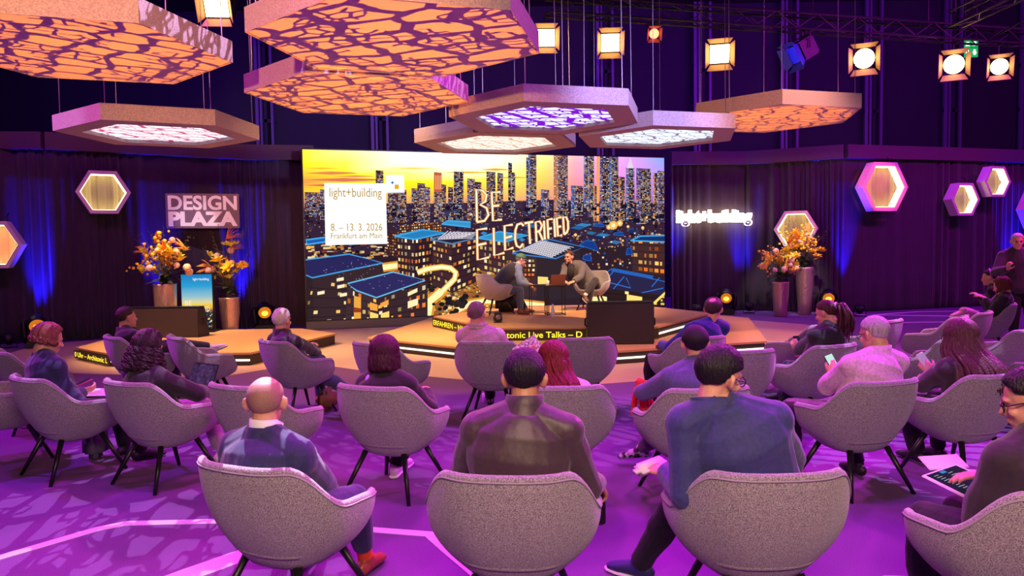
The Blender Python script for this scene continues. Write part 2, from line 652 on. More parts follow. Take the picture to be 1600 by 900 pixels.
def pelmet(pts):
    for a, b in zip(pts, pts[1:]):
        a, b = V((a[0], a[1], 0)), V((b[0], b[1], 0))
        d = (b - a).normalized()
        nrm = V((d.y, -d.x, 0))
        q = [a + nrm * 0.16, b + nrm * 0.16, b - nrm * 0.08, a - nrm * 0.08]
        bm = B()
        prism(bm, [(p.x, p.y) for p in q], 3.68, 4.0)
        o = struct('trim_1', bm, pelmet_m)
        o.name = 'trim_%d' % pelmet.n
        pelmet.n += 1


pelmet.n = 1
pelmet(CUR)
pelmet(CUR2)

# ---------------------------------------------------------------- the big screen and its picture
SCR_A, SCR_B = V((-4.42, 15.77, 0)), V((3.81, 18.30, 0))
SCR_L = (SCR_B - SCR_A).length
SCR_U = (SCR_B - SCR_A).normalized()
SCR_N = V((SCR_U.y, -SCR_U.x, 0))
screen = empty('led_screen', SCR_A, math.atan2(SCR_U.y, SCR_U.x), 'huge LED screen showing a city at dusk behind the stage', 'screen')
bm = B()
box(bm, (SCR_L / 2, 0.14, 1.93), (SCR_L, 0.26, 3.86), bev=0.01)
from_bm('cabinet', bm, black_metal, screen)
bm = B()
box(bm, (SCR_L / 2, -0.03, 0.085), (SCR_L, 0.08, 0.17), bev=0.008)
from_bm('plinth', bm, mat('plinth_grey', (92, 96, 92), 0.35), screen)
EYE = V((0, 0, 1.65))
CR = cam.matrix_world.to_3x3()


def sp(x, y):
    """where the picture detail seen at (x, y) of the photograph lies on the screen (metres right, metres up)"""
    d = CR @ V(((x - 800) / 1155, -(y - 450) / 1155, -1))
    t = (SCR_A - EYE).dot(SCR_N) / d.dot(SCR_N)
    q = EYE + d * t - SCR_A
    return q.dot(SCR_U), q.z


PIC = []      # (layer, [(u, v)...], [colour per corner])
UMAX, VMIN, VMAX = SCR_L - 0.03, 0.19, 3.83


def clampuv(p):
    return (min(max(p[0], 0.03), UMAX), min(max(p[1], VMIN), VMAX))


def poly(layer, pts, col, k=1.0):
    """a flat coloured shape of the picture, corners given in photograph coordinates"""
    PIC.append((layer, [clampuv(sp(*p)) for p in pts], [tuple(v * k for v in lin(c)) for c in (col if isinstance(col[0], (tuple, list)) else [col] * len(pts))]))


def polyuv(layer, pts, col, k=1.0):
    PIC.append((layer, [clampuv(p) for p in pts], [tuple(v * k for v in lin(col))] * len(pts)))


def ribbon(layer, pts, w, col, k=1.0):
    P = [V((*sp(*p), 0)) for p in pts]
    n = len(P)
    L, Q = [], []
    for i, p in enumerate(P):
        t = (P[min(i + 1, n - 1)] - P[max(i - 1, 0)]).normalized()
        nn = V((-t.y, t.x, 0)) * (w / 2)
        L.append(p + nn)
        Q.append(p - nn)
    for i in range(n - 1):
        polyuv(layer, [Q[i][:2], Q[i + 1][:2], L[i + 1][:2], L[i][:2]], col, k)


rnd = random.Random(11)
# sky
gx = (470, 540, 620, 690, 740, 800, 850, 900, 950, 1000, 1045)
gy = {225: ((255, 232, 60), (255, 255, 150), (255, 255, 230), (255, 255, 255), (255, 255, 255), (255, 252, 220), (255, 232, 150), (250, 178, 190), (240, 168, 232), (196, 150, 242), (110, 160, 250)),
      255: ((255, 228, 20), (255, 240, 80), (255, 255, 220), (255, 255, 248), (255, 255, 245), (255, 250, 200), (255, 222, 120), (248, 160, 180), (236, 155, 224), (200, 146, 236), (140, 150, 246)),
      272: ((255, 190, 50), (255, 215, 20), (255, 244, 90), (255, 248, 170), (255, 250, 180), (255, 240, 130), (255, 205, 95), (248, 150, 170), (230, 140, 215), (205, 140, 228), (160, 140, 236)),
      284: ((240, 140, 70), (255, 200, 20), (255, 225, 20), (255, 225, 40), (255, 215, 60), (255, 222, 90), (255, 190, 90), (245, 140, 150), (225, 130, 205), (205, 130, 222), (170, 130, 230)),
      300: ((250, 190, 50), (250, 180, 40), (255, 200, 40), (250, 190, 60), (245, 180, 80), (250, 190, 90), (250, 165, 95), (235, 130, 150), (215, 120, 195), (190, 115, 205), (160, 120, 220)),
      330: ((160, 90, 130), (160, 90, 120), (170, 100, 120), (170, 100, 120), (170, 100, 120), (180, 110, 120), (180, 110, 130), (170, 100, 140), (150, 90, 150), (120, 70, 140), (90, 60, 130))}
ys = sorted(gy)
for j in range(len(ys) - 1):
    for i in range(len(gx) - 1):
        poly(0, [(gx[i], ys[j + 1]), (gx[i + 1], ys[j + 1]), (gx[i + 1], ys[j]), (gx[i], ys[j])], [gy[ys[j + 1]][i], gy[ys[j + 1]][i + 1], gy[ys[j]][i + 1], gy[ys[j]][i]], 1.35)
for x0, x1, y0, h, c in ((474, 560, 268, 5, (235, 140, 90)), (474, 600, 278, 6, (228, 125, 95)), (520, 588, 274, 3, (240, 150, 90)), (476, 560, 287, 5, (225, 110, 90)), (474, 530, 262, 2, (250, 190, 30)),
                         (690, 770, 268, 3, (245, 190, 40)), (748, 800, 263, 4, (240, 180, 60)), (770, 830, 276, 3, (245, 185, 60)), (600, 690, 262, 2, (255, 220, 40))):
    poly(1, [(x0, y0 + h * .5), ((x0 + x1) / 2, y0 + h), (x1, y0 + h * .6), (x1 - 10, y0 + h * .3), ((x0 + x1) / 2, y0)], c)
# the far city: dark ground below the skyline
poly(1, [(470, 325), (560, 318), (700, 318), (860, 312), (1045, 318), (1045, 520), (470, 520)], (56, 36, 58))
towers = [(587, 599, 266, 330), (476, 500, 300, 340), (500, 514, 296, 345), (606, 624, 298, 350), (622, 635, 296, 350), (643, 652, 294, 352), (652, 664, 286, 352), (664, 672, 292, 350), (678, 690, 269, 350), (690, 697, 288, 350),
          (700, 708, 292, 348), (709, 724, 268, 345), (730, 742, 279, 346), (742, 752, 284, 344), (760, 774, 268, 340), (777, 786, 270, 340), (794, 800, 254, 330), (798, 805, 269, 335), (822, 828, 246, 330), (825, 838, 239, 335),
          (845, 858, 296, 340), (865, 887, 240, 345), (892, 911, 290, 340), (912, 920, 240, 330), (918, 928, 241, 340), (927, 936, 290, 350), (937, 952, 241, 350), (952, 966, 244, 350), (966, 976, 276, 350), (978, 991, 262, 345), (994, 1017, 263, 352),
          (1020, 1029, 270, 350), (1027, 1042, 267, 350)]
wcols = ((255, 235, 190), (255, 205, 120), (225, 225, 255), (150, 170, 235), (255, 170, 90))
for i, (x0, x1, t, b) in enumerate(towers):
    c = rnd.choice(((70, 42, 62), (84, 56, 84), (46, 34, 66), (60, 40, 52)))
    poly(2, [(x0, b), (x1, b), (x1, t + 1), (x0, t)], [tuple(int(v * .7) for v in c)] * 2 + [c] * 2)
    if x0 > 800:
        poly(2.2, [(x0, b), (x0 + (x1 - x0) * .3, b), (x0 + (x1 - x0) * .3, t), (x0, t)], rnd.choice(((60, 90, 150), (180, 110, 80), (70, 60, 120), (200, 130, 90))))
    nw = max(2, int((x1 - x0) / 2.2))
    y = t + 2.0
    while y < b - 2:
        for k in range(nw):
            if rnd.random() < 0.66:
                xx = x0 + (x1 - x0) * (k + .15) / nw
                w = (x1 - x0) / nw * rnd.choice((.5, .7, 1.5))
                poly(2.5, [(xx, y + 1.1), (min(xx + w, x1), y + 1.1), (min(xx + w, x1), y), (xx, y)], rnd.choice(wcols), rnd.uniform(.35, 1.25))
        y += 2.2
poly(3, [(979, 263), (990, 263), (984.7, 243)], (235, 215, 235))
poly(3, [(932, 350), (936, 350), (936, 241), (932, 241)], (255, 170, 90))
poly(3, [(678, 300), (690, 300), (690, 270), (678, 270)], (205, 92, 60))
for k in range(4):
    poly(3.2, [(680 + k * 2.6, 296), (681.2 + k * 2.6, 296), (681.2 + k * 2.6, 274), (680 + k * 2.6, 274)], (255, 190, 130))
# band of small buildings and lights
for k in range(260):
    x = rnd.uniform(472, 1040)
    y = 318 + rnd.random() ** 1.3 * 62
    w, h = rnd.uniform(3, 11), rnd.uniform(2, 8)
    poly(3.3 + k * 0.002, [(x, y + h), (x + w, y + h), (x + w, y), (x, y)], rnd.choice(((30, 20, 42), (48, 34, 60), (22, 18, 40), (64, 46, 70), (54, 60, 96))))
for k in range(900):
    x = rnd.uniform(472, 1040)
    y = 306 + rnd.random() ** 1.2 * 84
    w, h = rnd.uniform(.7, 2.4), rnd.uniform(.6, 1.5)
    poly(4.0, [(x, y + h), (x + w, y + h), (x + w, y), (x, y)], rnd.choice(wcols + ((255, 120, 60), (110, 150, 230))), rnd.uniform(.3, 1.1))
for k in range(34):
    x, y = rnd.uniform(474, 1036), rnd.uniform(345, 396)
    w = rnd.uniform(10, 34)
    poly(4.2, [(x, y), (x + w * .6, y + 2.5), (x + w, y - 1), (x + w * .4, y - 3.5)], rnd.choice(((40, 120, 190), (30, 60, 130), (24, 30, 90), (60, 140, 200), (36, 30, 60))), rnd.uniform(.5, 1))
for x, y, r in ((958, 352, 7), (968, 349, 5), (951, 355, 4), (981, 354, 2.4), (1004, 356, 2.6), (899, 367, 2.6), (961, 391, 2), (973, 376, 1.8), (955, 378, 1.6), (1010, 340, 2), (736, 335, 2), (1030, 368, 3), (1020, 370, 2)):
    poly(4.4, [(x + r * math.cos(a * PI / 4), y + r * math.sin(a * PI / 4)) for a in range(8)][::-1], (255, 190, 90))
    poly(4.5, [(x + r * .5 * math.cos(a * PI / 4), y + r * .5 * math.sin(a * PI / 4)) for a in range(8)][::-1], (255, 235, 180), 1.1)


def facade(layer, q, nx, ny, wall, p=0.6, cols=((255, 190, 80), (255, 225, 150), (235, 120, 50), (255, 240, 200)), fx=.55, fy=.5):
    """q = four corners bottom-left, bottom-right, top-right, top-left"""
    poly(layer, q, wall)

    def lerp(s, t):
        a = (q[0][0] + (q[1][0] - q[0][0]) * s, q[0][1] + (q[1][1] - q[0][1]) * s)
        b = (q[3][0] + (q[2][0] - q[3][0]) * s, q[3][1] + (q[2][1] - q[3][1]) * s)
        return (a[0] + (b[0] - a[0]) * t, a[1] + (b[1] - a[1]) * t)
    nx, ny = int(nx * 1.6 + .5), int(ny * 1.35 + .5)
    for j in range(1, ny):
        a0, a1 = lerp(0, j / ny), lerp(1, j / ny)
        ribbon(layer + .05, [a0, a1], .012, tuple(int(v * .6) for v in wall))
    for i in range(nx):
        for j in range(ny):
            if rnd.random() < p:
                s0 = (i + (1 - fx) * rnd.uniform(.2, .8)) / nx
                t0 = (j + (1 - fy) / 2) / ny
                s1, t1 = s0 + fx / nx * rnd.choice((.5, 1, 1)), t0 + fy / ny
                poly(layer + .1, [lerp(s0, t0), lerp(s1, t0), lerp(s1, t1), lerp(s0, t1)], rnd.choice(cols), rnd.choice((.35, .7, 1.0, 1.2)))


def roof(layer, q, col, edge=(70, 170, 235), w=0.035):
    poly(layer, q, col)
    ribbon(layer + .1, list(q) + [q[0]], w, edge)


# middle blocks
poly(5, [(472, 400), (740, 392), (740, 520), (472, 520)], (46, 28, 40))
for k in range(150):
    x, y = rnd.uniform(474, 640), rnd.uniform(380, 402)
    w, h = rnd.uniform(3, 12), rnd.uniform(2, 4.5)
    poly(5.1, [(x, y + h), (x + w, y + h - .5), (x + w, y), (x, y)], rnd.choice(((255, 190, 90), (255, 225, 160), (190, 80, 40), (60, 40, 60), (30, 22, 40))), rnd.uniform(.5, 1.05))
facade(5.2, [(600, 398), (624, 402), (624, 362), (600, 358)], 4, 7, (70, 38, 46), .7)
facade(5.2, [(624, 372), (690, 366), (690, 346), (624, 352)], 11, 4, (78, 46, 48), .75)
roof(5.4, [(480, 382), (508, 378), (508, 371), (478, 375)], (30, 90, 180))
roof(5.4, [(690, 350), (735, 355), (735, 347), (700, 345)], (60, 150, 200))
# glowing streets
for k in range(420):
    x, y = rnd.gauss(705, 36), rnd.gauss(452, 26)
    if 600 < x < 800 and 398 < y < 505:
        r = rnd.uniform(.8, 3.2)
        poly(5.6, [(x - r, y + r * .7), (x + r, y + r * .7), (x + r, y - r * .7), (x - r, y - r * .7)], rnd.choice(((255, 210, 90), (255, 240, 170), (235, 140, 40), (120, 70, 40), (60, 40, 40))), rnd.uniform(.5, 1.1))
poly(5.5, [(598, 420), (640, 405), (745, 420), (810, 440), (800, 480), (672, 503), (668, 450)], (150, 96, 50))
for pts, w in (([(598, 418), (640, 412), (668, 424), (692, 418)], .12), ([(668, 494), (672, 470), (684, 460), (700, 446)], .16), ([(700, 500), (716, 484), (735, 474), (760, 470), (800, 472), (850, 478)], .12), ([(640, 408), (660, 400), (690, 410)], .06), ([(750, 440), (770, 455), (800, 470)], .07)):
    ribbon(5.7, pts, w * 1.7, (235, 150, 50))
    ribbon(5.8, pts, w, (255, 240, 170), 1.15)
# dark trees on the street
for x, y, rx, ry in ((695, 480, 17, 18), (722, 472, 10, 9), (683, 430, 9, 12), (745, 490, 12, 10), (675, 445, 8, 8)):
    for k in range(14):
        a, b = rnd.gauss(0, .5), rnd.gauss(0, .5)
        r = rnd.uniform(3, 6)
        poly(5.9, [(x + a * rx + r * math.cos(t * PI / 3), y + b * ry + r * .8 * math.sin(t * PI / 3)) for t in range(6)][::-1], rnd.choice(((40, 30, 34), (52, 40, 40), (34, 26, 34))))
# right dark slopes with blue roof outlines
poly(5.5, [(838, 390), (1045, 384), (1045, 505), (838, 505)], (48, 32, 44))
for k in range(120):
    x, y = rnd.uniform(890, 1038), rnd.uniform(360, 420)
    r = rnd.uniform(.6, 1.7)
    poly(5.6, [(x - r, y + r), (x + r, y + r), (x + r, y - r), (x - r, y - r)], rnd.choice(((255, 180, 90), (240, 120, 70), (255, 230, 200), (60, 110, 190))), rnd.uniform(.3, 1))
for q in ([(905, 383), (935, 393), (928, 377), (915, 376)], [(910, 405), (924, 408), (922, 397), (912, 399)], [(978, 398), (988, 397), (986, 387), (980, 388)], [(958, 367), (975, 368), (972, 363), (960, 364)], [(926, 353), (944, 354), (942, 350), (930, 350)]):
    roof(6, q, (24, 60, 140), (40, 100, 190), .02)
facade(6, [(988, 424), (1038, 430), (1038, 372), (988, 372)], 4, 4, (70, 42, 46), .75, ((255, 150, 50), (255, 200, 110), (240, 120, 40)), .7, .5)
roof(6.3, [(985, 376), (1040, 378), (1040, 368), (1000, 369)], (26, 50, 110))
roof(6.3, [(925, 442), (985, 468), (1040, 462), (1040, 440), (955, 420)], (44, 38, 74), (40, 110, 210), .022)
for pts in ([(935, 437), (985, 450), (978, 434)], [(955, 422), (1020, 436)], [(1018, 448), (1030, 434)], [(940, 446), (958, 424)], [(1000, 458), (1036, 450)], [(955, 455), (975, 432)]):
    ribbon(6.5, pts, .022, (50, 120, 220))
poly(6.6, [(955, 424), (1018, 436), (1021, 431), (958, 419)], (40, 100, 190))
facade(6.6, [(916, 472), (1042, 478), (1042, 462), (916, 446)], 7, 2, (46, 30, 34), .4, ((255, 230, 130), (255, 180, 70), (220, 90, 30)), .5, .6)
poly(6.7, [(925, 470), (948, 474), (948, 464), (925, 459)], (255, 236, 160), 1.1)
poly(6.7, [(979, 476), (1003, 478), (1003, 464), (979, 460)], (255, 222, 120), 1.1)
ribbon(6.8, [(1018, 478), (1041, 458)], .09, (255, 220, 110), 1.1)
# tower block in the centre and block with the solar roof
facade(6, [(622, 440), (648, 446), (648, 372), (620, 370)], 3, 5, (62, 38, 48), .75)
facade(6, [(648, 446), (676, 440), (676, 368), (648, 372)], 3, 5, (52, 30, 40), .7)
roof(6.3, [(616, 369), (648, 374), (695, 364), (660, 359)], (40, 130, 190))
facade(6, [(676, 446), (706, 458), (706, 380), (676, 374)], 3, 6, (70, 42, 50), .6)
facade(6, [(706, 458), (745, 440), (745, 372), (706, 380)], 3, 6, (60, 34, 44), .62, fx=.6)
roof(6.3, [(672, 374), (706, 381), (748, 371), (716, 362)], (36, 34, 60), (90, 130, 170))
for k in range(9):
    ribbon(6.5, [(684 + k * 4.5, 374 - k * .3), (700 + k * 5, 361 + k * .4)], .02, (225, 215, 225))
for k in range(5):
    ribbon(6.5, [(684 + k * 5, 374 - k * 2.6), (738 + k * 2, 372 - k * 2.2)], .014, (225, 215, 225))
facade(6, [(748, 420), (820, 440), (820, 378), (748, 372)], 6, 4, (74, 44, 52), .6)
roof(6.3, [(745, 372), (790, 378), (826, 368), (780, 362)], (50, 150, 200))
poly(6.2, [(788, 470), (838, 462), (838, 396), (788, 398)], (64, 46, 52))
poly(6.2, [(838, 470), (905, 465), (905, 388), (838, 396)], (52, 38, 46))
roof(6.4, [(800, 396), (868, 404), (912, 386), (858, 374)], (38, 36, 56), (60, 130, 210), .03)
for k in range(15):
    ribbon(6.6, [(812 + k * 3.4, 391.5 + k * .75), (845 + k * 3.2, 376 + k * .7)], .018, (235, 228, 238))
for k in range(8):
    ribbon(6.6, [(814 + k * 5, 392 - k * 2.2), (864 + k * 4.6, 402 - k * 2.2)], .012, (235, 228, 238))
poly(6.6, [(840, 444), (856, 444), (856, 433), (840, 432)], (255, 215, 120), 1.1)
facade(6.6, [(790, 460), (800, 460), (800, 405), (790, 405)], 1, 5, (60, 40, 46), .9)
facade(6.6, [(818, 440), (836, 440), (836, 404), (818, 404)], 2, 4, (80, 44, 40), .9)
# the two flat-roofed houses at lower left
facade(7, [(472, 512), (545, 506), (545, 440), (488, 434)], 4, 4, (58, 40, 46), .3, ((255, 225, 150), (255, 200, 110)), .55, .35)
poly(7, [(472, 512), (490, 512), (490, 434), (472, 430)], (50, 34, 42))
poly(7, [(488, 434), (597, 412), (600, 430), (545, 446), (488, 460)], (58, 40, 46))
roof(7.3, [(476, 430), (488, 434), (598, 411), (545, 397), (476, 406)], (44, 40, 92), (70, 160, 225), .03)
for x, y in ((526, 433), (527, 444), (496, 454), (531, 457)):
    poly(7.4, [(x, y + 7), (x + 11, y + 5), (x + 11, y), (x, y + 2)], (255, 235, 190), 1.1)
facade(7.6, [(540, 505), (589, 504), (589, 466), (543, 448)], 4, 3, (66, 46, 52), .35)
facade(7.6, [(589, 504), (668, 496), (668, 441), (589, 466)], 5, 3, (60, 40, 46), .6, fx=.5)
poly(7.8, [(553, 502), (564, 502), (564, 465), (553, 462)], (240, 170, 70))
poly(7.9, [(553, 488), (564, 488), (564, 482), (553, 480)], (150, 60, 40))
for q in ([(578, 484), (590, 486), (590, 476), (578, 472)], [(594, 481), (607, 476), (607, 468), (594, 474)], [(578, 497), (591, 500), (591, 491), (578, 487)], [(595, 500), (608, 496), (608, 486), (595, 490)], [(637, 463), (652, 456), (652, 450), (637, 457)], [(637, 482), (653, 476), (653, 466), (637, 471)]):
    poly(7.9, q, rnd.choice(((255, 215, 110), (255, 235, 180), (245, 160, 70))), 1.1)
roof(8, [(557, 454), (588, 465), (664, 438), (614, 425), (543, 443)], (48, 44, 98), (110, 190, 235), .03)
for k in range(60):
    x, y = rnd.uniform(486, 655), rnd.uniform(405, 450)
    poly(8.2, [(x, y + .8), (x + 1.4, y + .8), (x + 1.4, y), (x, y)], (200, 200, 255), rnd.uniform(.2, .9))
ribbon(8.3, [(652, 426), (668, 420), (690, 417), (704, 419), (712, 426), (710, 436), (700, 446), (690, 456)], .13, (255, 200, 80))
ribbon(8.4, [(652, 426), (668, 420), (690, 417), (704, 419), (712, 426), (710, 436), (700, 446), (690, 456)], .075, (255, 246, 190), 1.15)
# white title cards
poly(9, [(508.5, 383), (605, 381), (602.5, 286.5), (506.5, 286)], (255, 255, 255), 1.1)
poly(9, [(602, 301.5), (632, 301), (631, 273), (602, 273)], (255, 255, 255), 1.1)
poly(9.3, [(613, 288), (615.5, 285.5), (613, 283), (610.5, 285.5)], (40, 120, 200))
poly(9.3, [(616.5, 295.5), (623, 295.5), (623, 288.5), (616.5, 288.5)], (225, 180, 30))
# neon words
NEON = [
    [(745, 347), (744, 296), (754, 298), (760, 305), (758, 315), (750, 320), (760, 325), (763, 336), (757, 345), (745, 347)],
    [(784, 343), (770, 345), (768, 301), (782, 300)], [(769, 322), (780, 321)],
    [(764, 402), (746, 406), (745, 359), (761, 357)], [(746, 383), (760, 380)],
    [(771, 356), (772, 399), (788, 395)],
    [(802, 387), (789, 391), (788, 353), (801, 351)], [(788.5, 372), (800, 369)],
    [(818, 353), (814, 349), (808, 351), (805, 360), (804.5, 374), (807, 384), (812, 387), (817, 381)],
    [(819, 349), (833, 346.5)], [(826, 348), (828, 381)],
    [(838, 378), (836.5, 347), (843, 346), (846.5, 352), (844, 360), (838, 362.5), (842, 362), (848, 375.5)],
    [(849.5, 345), (851, 374.5)], [(856.5, 373), (855, 343.5), (863, 342)], [(856, 358), (862, 356.5)],
    [(865.5, 341.5), (867, 370.5)], [(878, 367), (871.5, 369), (869.5, 341), (877, 339.5)], [(870.5, 355), (876.5, 353.5)],
    [(881, 366.5), (879.5, 339), (884.5, 339.5), (887, 346), (887.5, 357), (885.5, 363), (881, 366.5)]]
for s in NEON:
    ribbon(9.4, s, .075, (205, 120, 50))
    ribbon(9.5, s, .042, (255, 240, 200), 1.15)

bm = B()
cl = bm.loops.layers.float_color.new('picture')
for lay, pts, cols in sorted(PIC, key=lambda t: t[0]):
    if len({(round(p[0], 4), round(p[1], 4)) for p in pts}) < 3:
        continue
    f = bm.faces.new([bm.verts.new((p[0], -0.004 - 0.0012 * lay, p[1])) for p in pts])
    for lp, c in zip(f.loops, cols):
        lp[cl] = (*c, 1)
me = bpy.data.meshes.new('picture')
bm.to_mesh(me)
bm.free()
link('picture', me, glow_attr('screen_picture', 1.0), screen)


def scr_text(body, x0, y0, x1, y1, m):
    u0, v0 = sp(x0, y1)
    u1, v1 = sp(x1, y0)
    writing('lettering', body, (u0, -0.018, v0), v1 - v0, m, screen, width=u1 - u0)


gold = glow('gold_letters', (188, 150, 40), 1.0)
scr_text('light+building', 515, 294, 596, 312, gold)
scr_text('8. \u2013 13. 3. 2026', 517, 349, 597, 361, gold)
scr_text('Frankfurt am Main', 517, 363.5, 597, 373, gold)

# ================================================================ stage decks
led_m = glow('led_strip', (255, 244, 214), 2.2)
amber_txt = glow('ticker_letters', (255, 226, 60), 1.5)
ticker_m = mat('ticker_face', (40, 28, 20), 0.4, emit=((60, 36, 8), 0.35))


def inset(poly, d):
    n = len(poly)
    cx = sum(p[0] for p in poly) / n
    cy = sum(p[1] for p in poly) / n
    out = []
    for p in poly:
        v = V((p[0] - cx, p[1] - cy))
        out.append((p[0] - v.x * d / v.length, p[1] - v.y * d / v.length))
    return out


def deck(name, poly, z0, z1, label, led=None):
    t = empty(name, (0, 0, z0), 0, label, 'stage platform')
    bm = B()
    prism(bm, inset(poly, 0.03), 0.0, z1 - z0 - 0.03)
    from_bm('riser', bm, riser_m, t)
    bm = B()
    prism(bm, poly, z1 - z0 - 0.03, z1 - z0)
    from_bm('deck_top', bm, deck_m, t)
    if led:
        bm = B()
        q = inset(poly, 0.012)
        pts = [q[i] for i in led]
        stripe(bm, pts, 0.02, 0.07, 0.095)
        from_bm('light_strip', bm, led_m, t)
    return t


LOW = [(-2.45, 12.4), (-0.75, 10.95), (1.35, 10.3), (3.85, 11.15), (4.75, 14.8), (3.6, 16.9), (0.5, 16.8), (-1.75, 15.95)]
deck('lower_stage_deck', LOW, 0.006, 0.2, 'wide low tan stage deck with a glowing strip along its front', led=[0, 1, 2, 3])
UPP = [(-1.5, 14.05), (-0.28, 11.72), (2.3, 11.6), (3.75, 13.85), (2.6, 16.2), (-0.05, 16.3)]
upper = deck('upper_stage_deck', UPP, 0.2, 0.4, 'upper hexagonal tan stage deck carrying the two armchairs', led=[2, 3])
LEFT = [(-3.15, 13.15), (-3.85, 10.75), (-5.95, 10.85), (-6.95, 11.7), (-7.05, 12.6), (-5.7, 14.1), (-4.05, 14.1)]
leftdeck = deck('left_stage_deck', LEFT, 0.006, 0.2, 'small hexagonal tan deck at the left carrying the vase and poster', led=[1, 2])


def ticker(parent, a, b, z, h, body, t0=0.02, t1=0.98, out=0.02):
    """band of running amber writing along the edge a-b of a deck"""
    a, b = V((a[0], a[1], 0)), V((b[0], b[1], 0))
    L = (b - a).length
    d = (b - a) / L
    n = V((d.y, -d.x, 0))
    rz = math.atan2(d.y, d.x)
    bm = B()
    box(bm, (L / 2, 0, h / 2), (L, 0.02, h))
    o = from_bm('ticker_band', bm, ticker_m, parent)
    o.location = a + n * out + V((0, 0, z))
    o.rotation_euler = (0, 0, rz)
    w = writing('ticker_lettering', body, a + d * (L * t0) + n * (out + 0.013) + V((0, 0, z + h * 0.2)), h * 0.62, amber_txt, parent, width=L * (t1 - t0), rz=rz, offset=0.012)
    return o


ticker(upper, UPP[0], UPP[1], 0.01, 0.155, 'ERFAHREN \u2013 N\u00e4chste Show', 0.02, 0.9)
ticker(upper, UPP[1], UPP[2], 0.01, 0.155, 'tonic Live Talks \u2013 D', 0.07, 0.535)
ticker(leftdeck, LEFT[3], LEFT[2], 0.03, 0.125, '0 Uhr \u2013 Architonic L', 0.02, 0.98)
for c in bpy.data.objects:
    if c.name.startswith('ticker_lettering'):
        c['label'] = 'yellow running letters'


# ---------------------------------------------------------------- black monitors on the decks
def wedge(name, loc, rz, w, h, db, dt, label):
    """box monitor seen from behind: deep at the bottom, shallow at the top, its screen facing the speakers"""
    t = empty(name, loc, rz, label, 'monitor')
    bm = B()
    a = [bm.verts.new(p) for p in ((-w/2, 0, 0), (w/2, 0, 0), (w/2, db, 0), (-w/2, db, 0))]
    b = [bm.verts.new(p) for p in ((-w/2, 0, h), (w/2, 0, h), (w/2, dt, h), (-w/2, dt, h))]
    bm.faces.new(a[::-1]); bm.faces.new(b)
    for k in range(4):
        bm.faces.new((a[k], a[(k+1) % 4], b[(k+1) % 4], b[k]))
    bmesh.ops.bevel(bm, geom=list(bm.edges), offset=0.012, segments=2, affect='EDGES')
    from_bm('housing', bm, black_board, t)
    bm = B()
    box(bm, (0, dt/2, h + 0.008), (w * 0.99, dt * 0.96, 0.016), bev=0.005)
    from_bm('top_board', bm, black_metal, t)
    for s in (-1, 1):
        bm = B()
        tube(bm, [(s * (w/2 - 0.004), db*0.3, h*0.42), (s * (w/2 + 0.03), db*0.3, h*0.45), (s * (w/2 + 0.03), db*0.3, h*0.6), (s * (w/2 - 0.004), db*0.3, h*0.63)], 0.012, 8)
        from_bm('handle', bm, black_metal, t)
    return t


wedge('stage_monitor', (1.62, 11.0, 0.2), R_(-2), 0.99, 0.62, 0.52, 0.32, 'large black box monitor at the front of the stage, back to the audience')
wedge('stage_monitor', (-6.15, 12.85, 0.2), R_(-3), 1.38, 0.52, 0.42, 0.26, 'long black box monitor on the left deck in front of the vase')
# small cube spot on the stage deck
t = empty('floor_spot', (-0.25, 12.6, 0.4), R_(8), 'small black cube lamp on the stage floor before the man in the green cap', 'lamp')
bm = B()
box(bm, (0, 0, 0.10), (0.125, 0.12, 0.16), bev=0.012)
from_bm('housing', bm, black_metal, t)
bm = B()
lathe(bm, [(0.045, 0), (0.045, 0.01), (0.03, 0.012)], 16)
o = from_bm('lens', bm, mat('lens_grey', (120, 110, 130), 0.2), t, True)
o.location = (0, -0.062, 0.10); o.rotation_euler = (PI/2, 0, 0)
bm = B()
tube(bm, [(-0.07, 0, 0.10), (-0.07, 0, 0.01), (0.07, 0, 0.01), (0.07, 0, 0.10)], 0.007, 6)
from_bm('bracket', bm, black_metal, t)

# ---------------------------------------------------------------- digital poster
def pic_quads(parent, name, items, m, w):
    bm = B()
    cl = bm.loops.layers.float_color.new('picture')
    for k, (pts, cols) in enumerate(items):
        f = bm.faces.new([bm.verts.new((p[0], -0.001 - 0.0003 * k / max(1, len(items)) * 10, p[1])) for p in pts])
        for lp, c in zip(f.loops, cols):
            lp[cl] = (*lin(c), 1)
    me = bpy.data.meshes.new(name)
    bm.to_mesh(me); bm.free()
    return link(name, me, m, parent)


poster = empty('digital_poster', (-5.86, 13.72, 0.2), R_(3), 'upright digital poster with a blue to yellow picture beside the vase', 'display')
bm = B()
box(bm, (0, 0.05, 0.55), (0.60, 0.08, 1.10), bev=0.01)
from_bm('casing', bm, black_metal, poster)
bm = B()
box(bm, (0, 0.06, 0.02), (0.66, 0.34, 0.04), bev=0.01)
from_bm('foot_plate', bm, black_metal, poster)
items = []
rows = [(1.075, (30, 130, 200)), (0.85, (50, 165, 220)), (0.66, (150, 200, 215)), (0.55, (235, 220, 150)), (0.50, (250, 205, 60)), (0.45, (250, 180, 50)), (0.42, (150, 120, 90)), (0.36, (50, 50, 60)), (0.05, (30, 26, 34))]
for (z1, c1), (z0, c0) in zip(rows, rows[1:]):
    items.append(([(-0.28, z0), (0.28, z0), (0.28, z1), (-0.28, z1)], (c0, c0, c1, c1)))
r2 = random.Random(5)
for k in range(170):
    x, z = r2.uniform(-0.27, 0.26), r2.uniform(0.06, 0.44)
    s = r2.uniform(0.004, 0.014)
    c = r2.choice(((255, 220, 90), (255, 245, 200), (60, 120, 170), (90, 80, 90), (240, 160, 60)))
    items.append(([(x - s, z - s), (x + s, z - s), (x + s, z + s), (x - s, z + s)], (c,) * 4))
o = pic_quads(poster, 'picture', items, glow_attr('poster_picture', 0.95), 0.56)
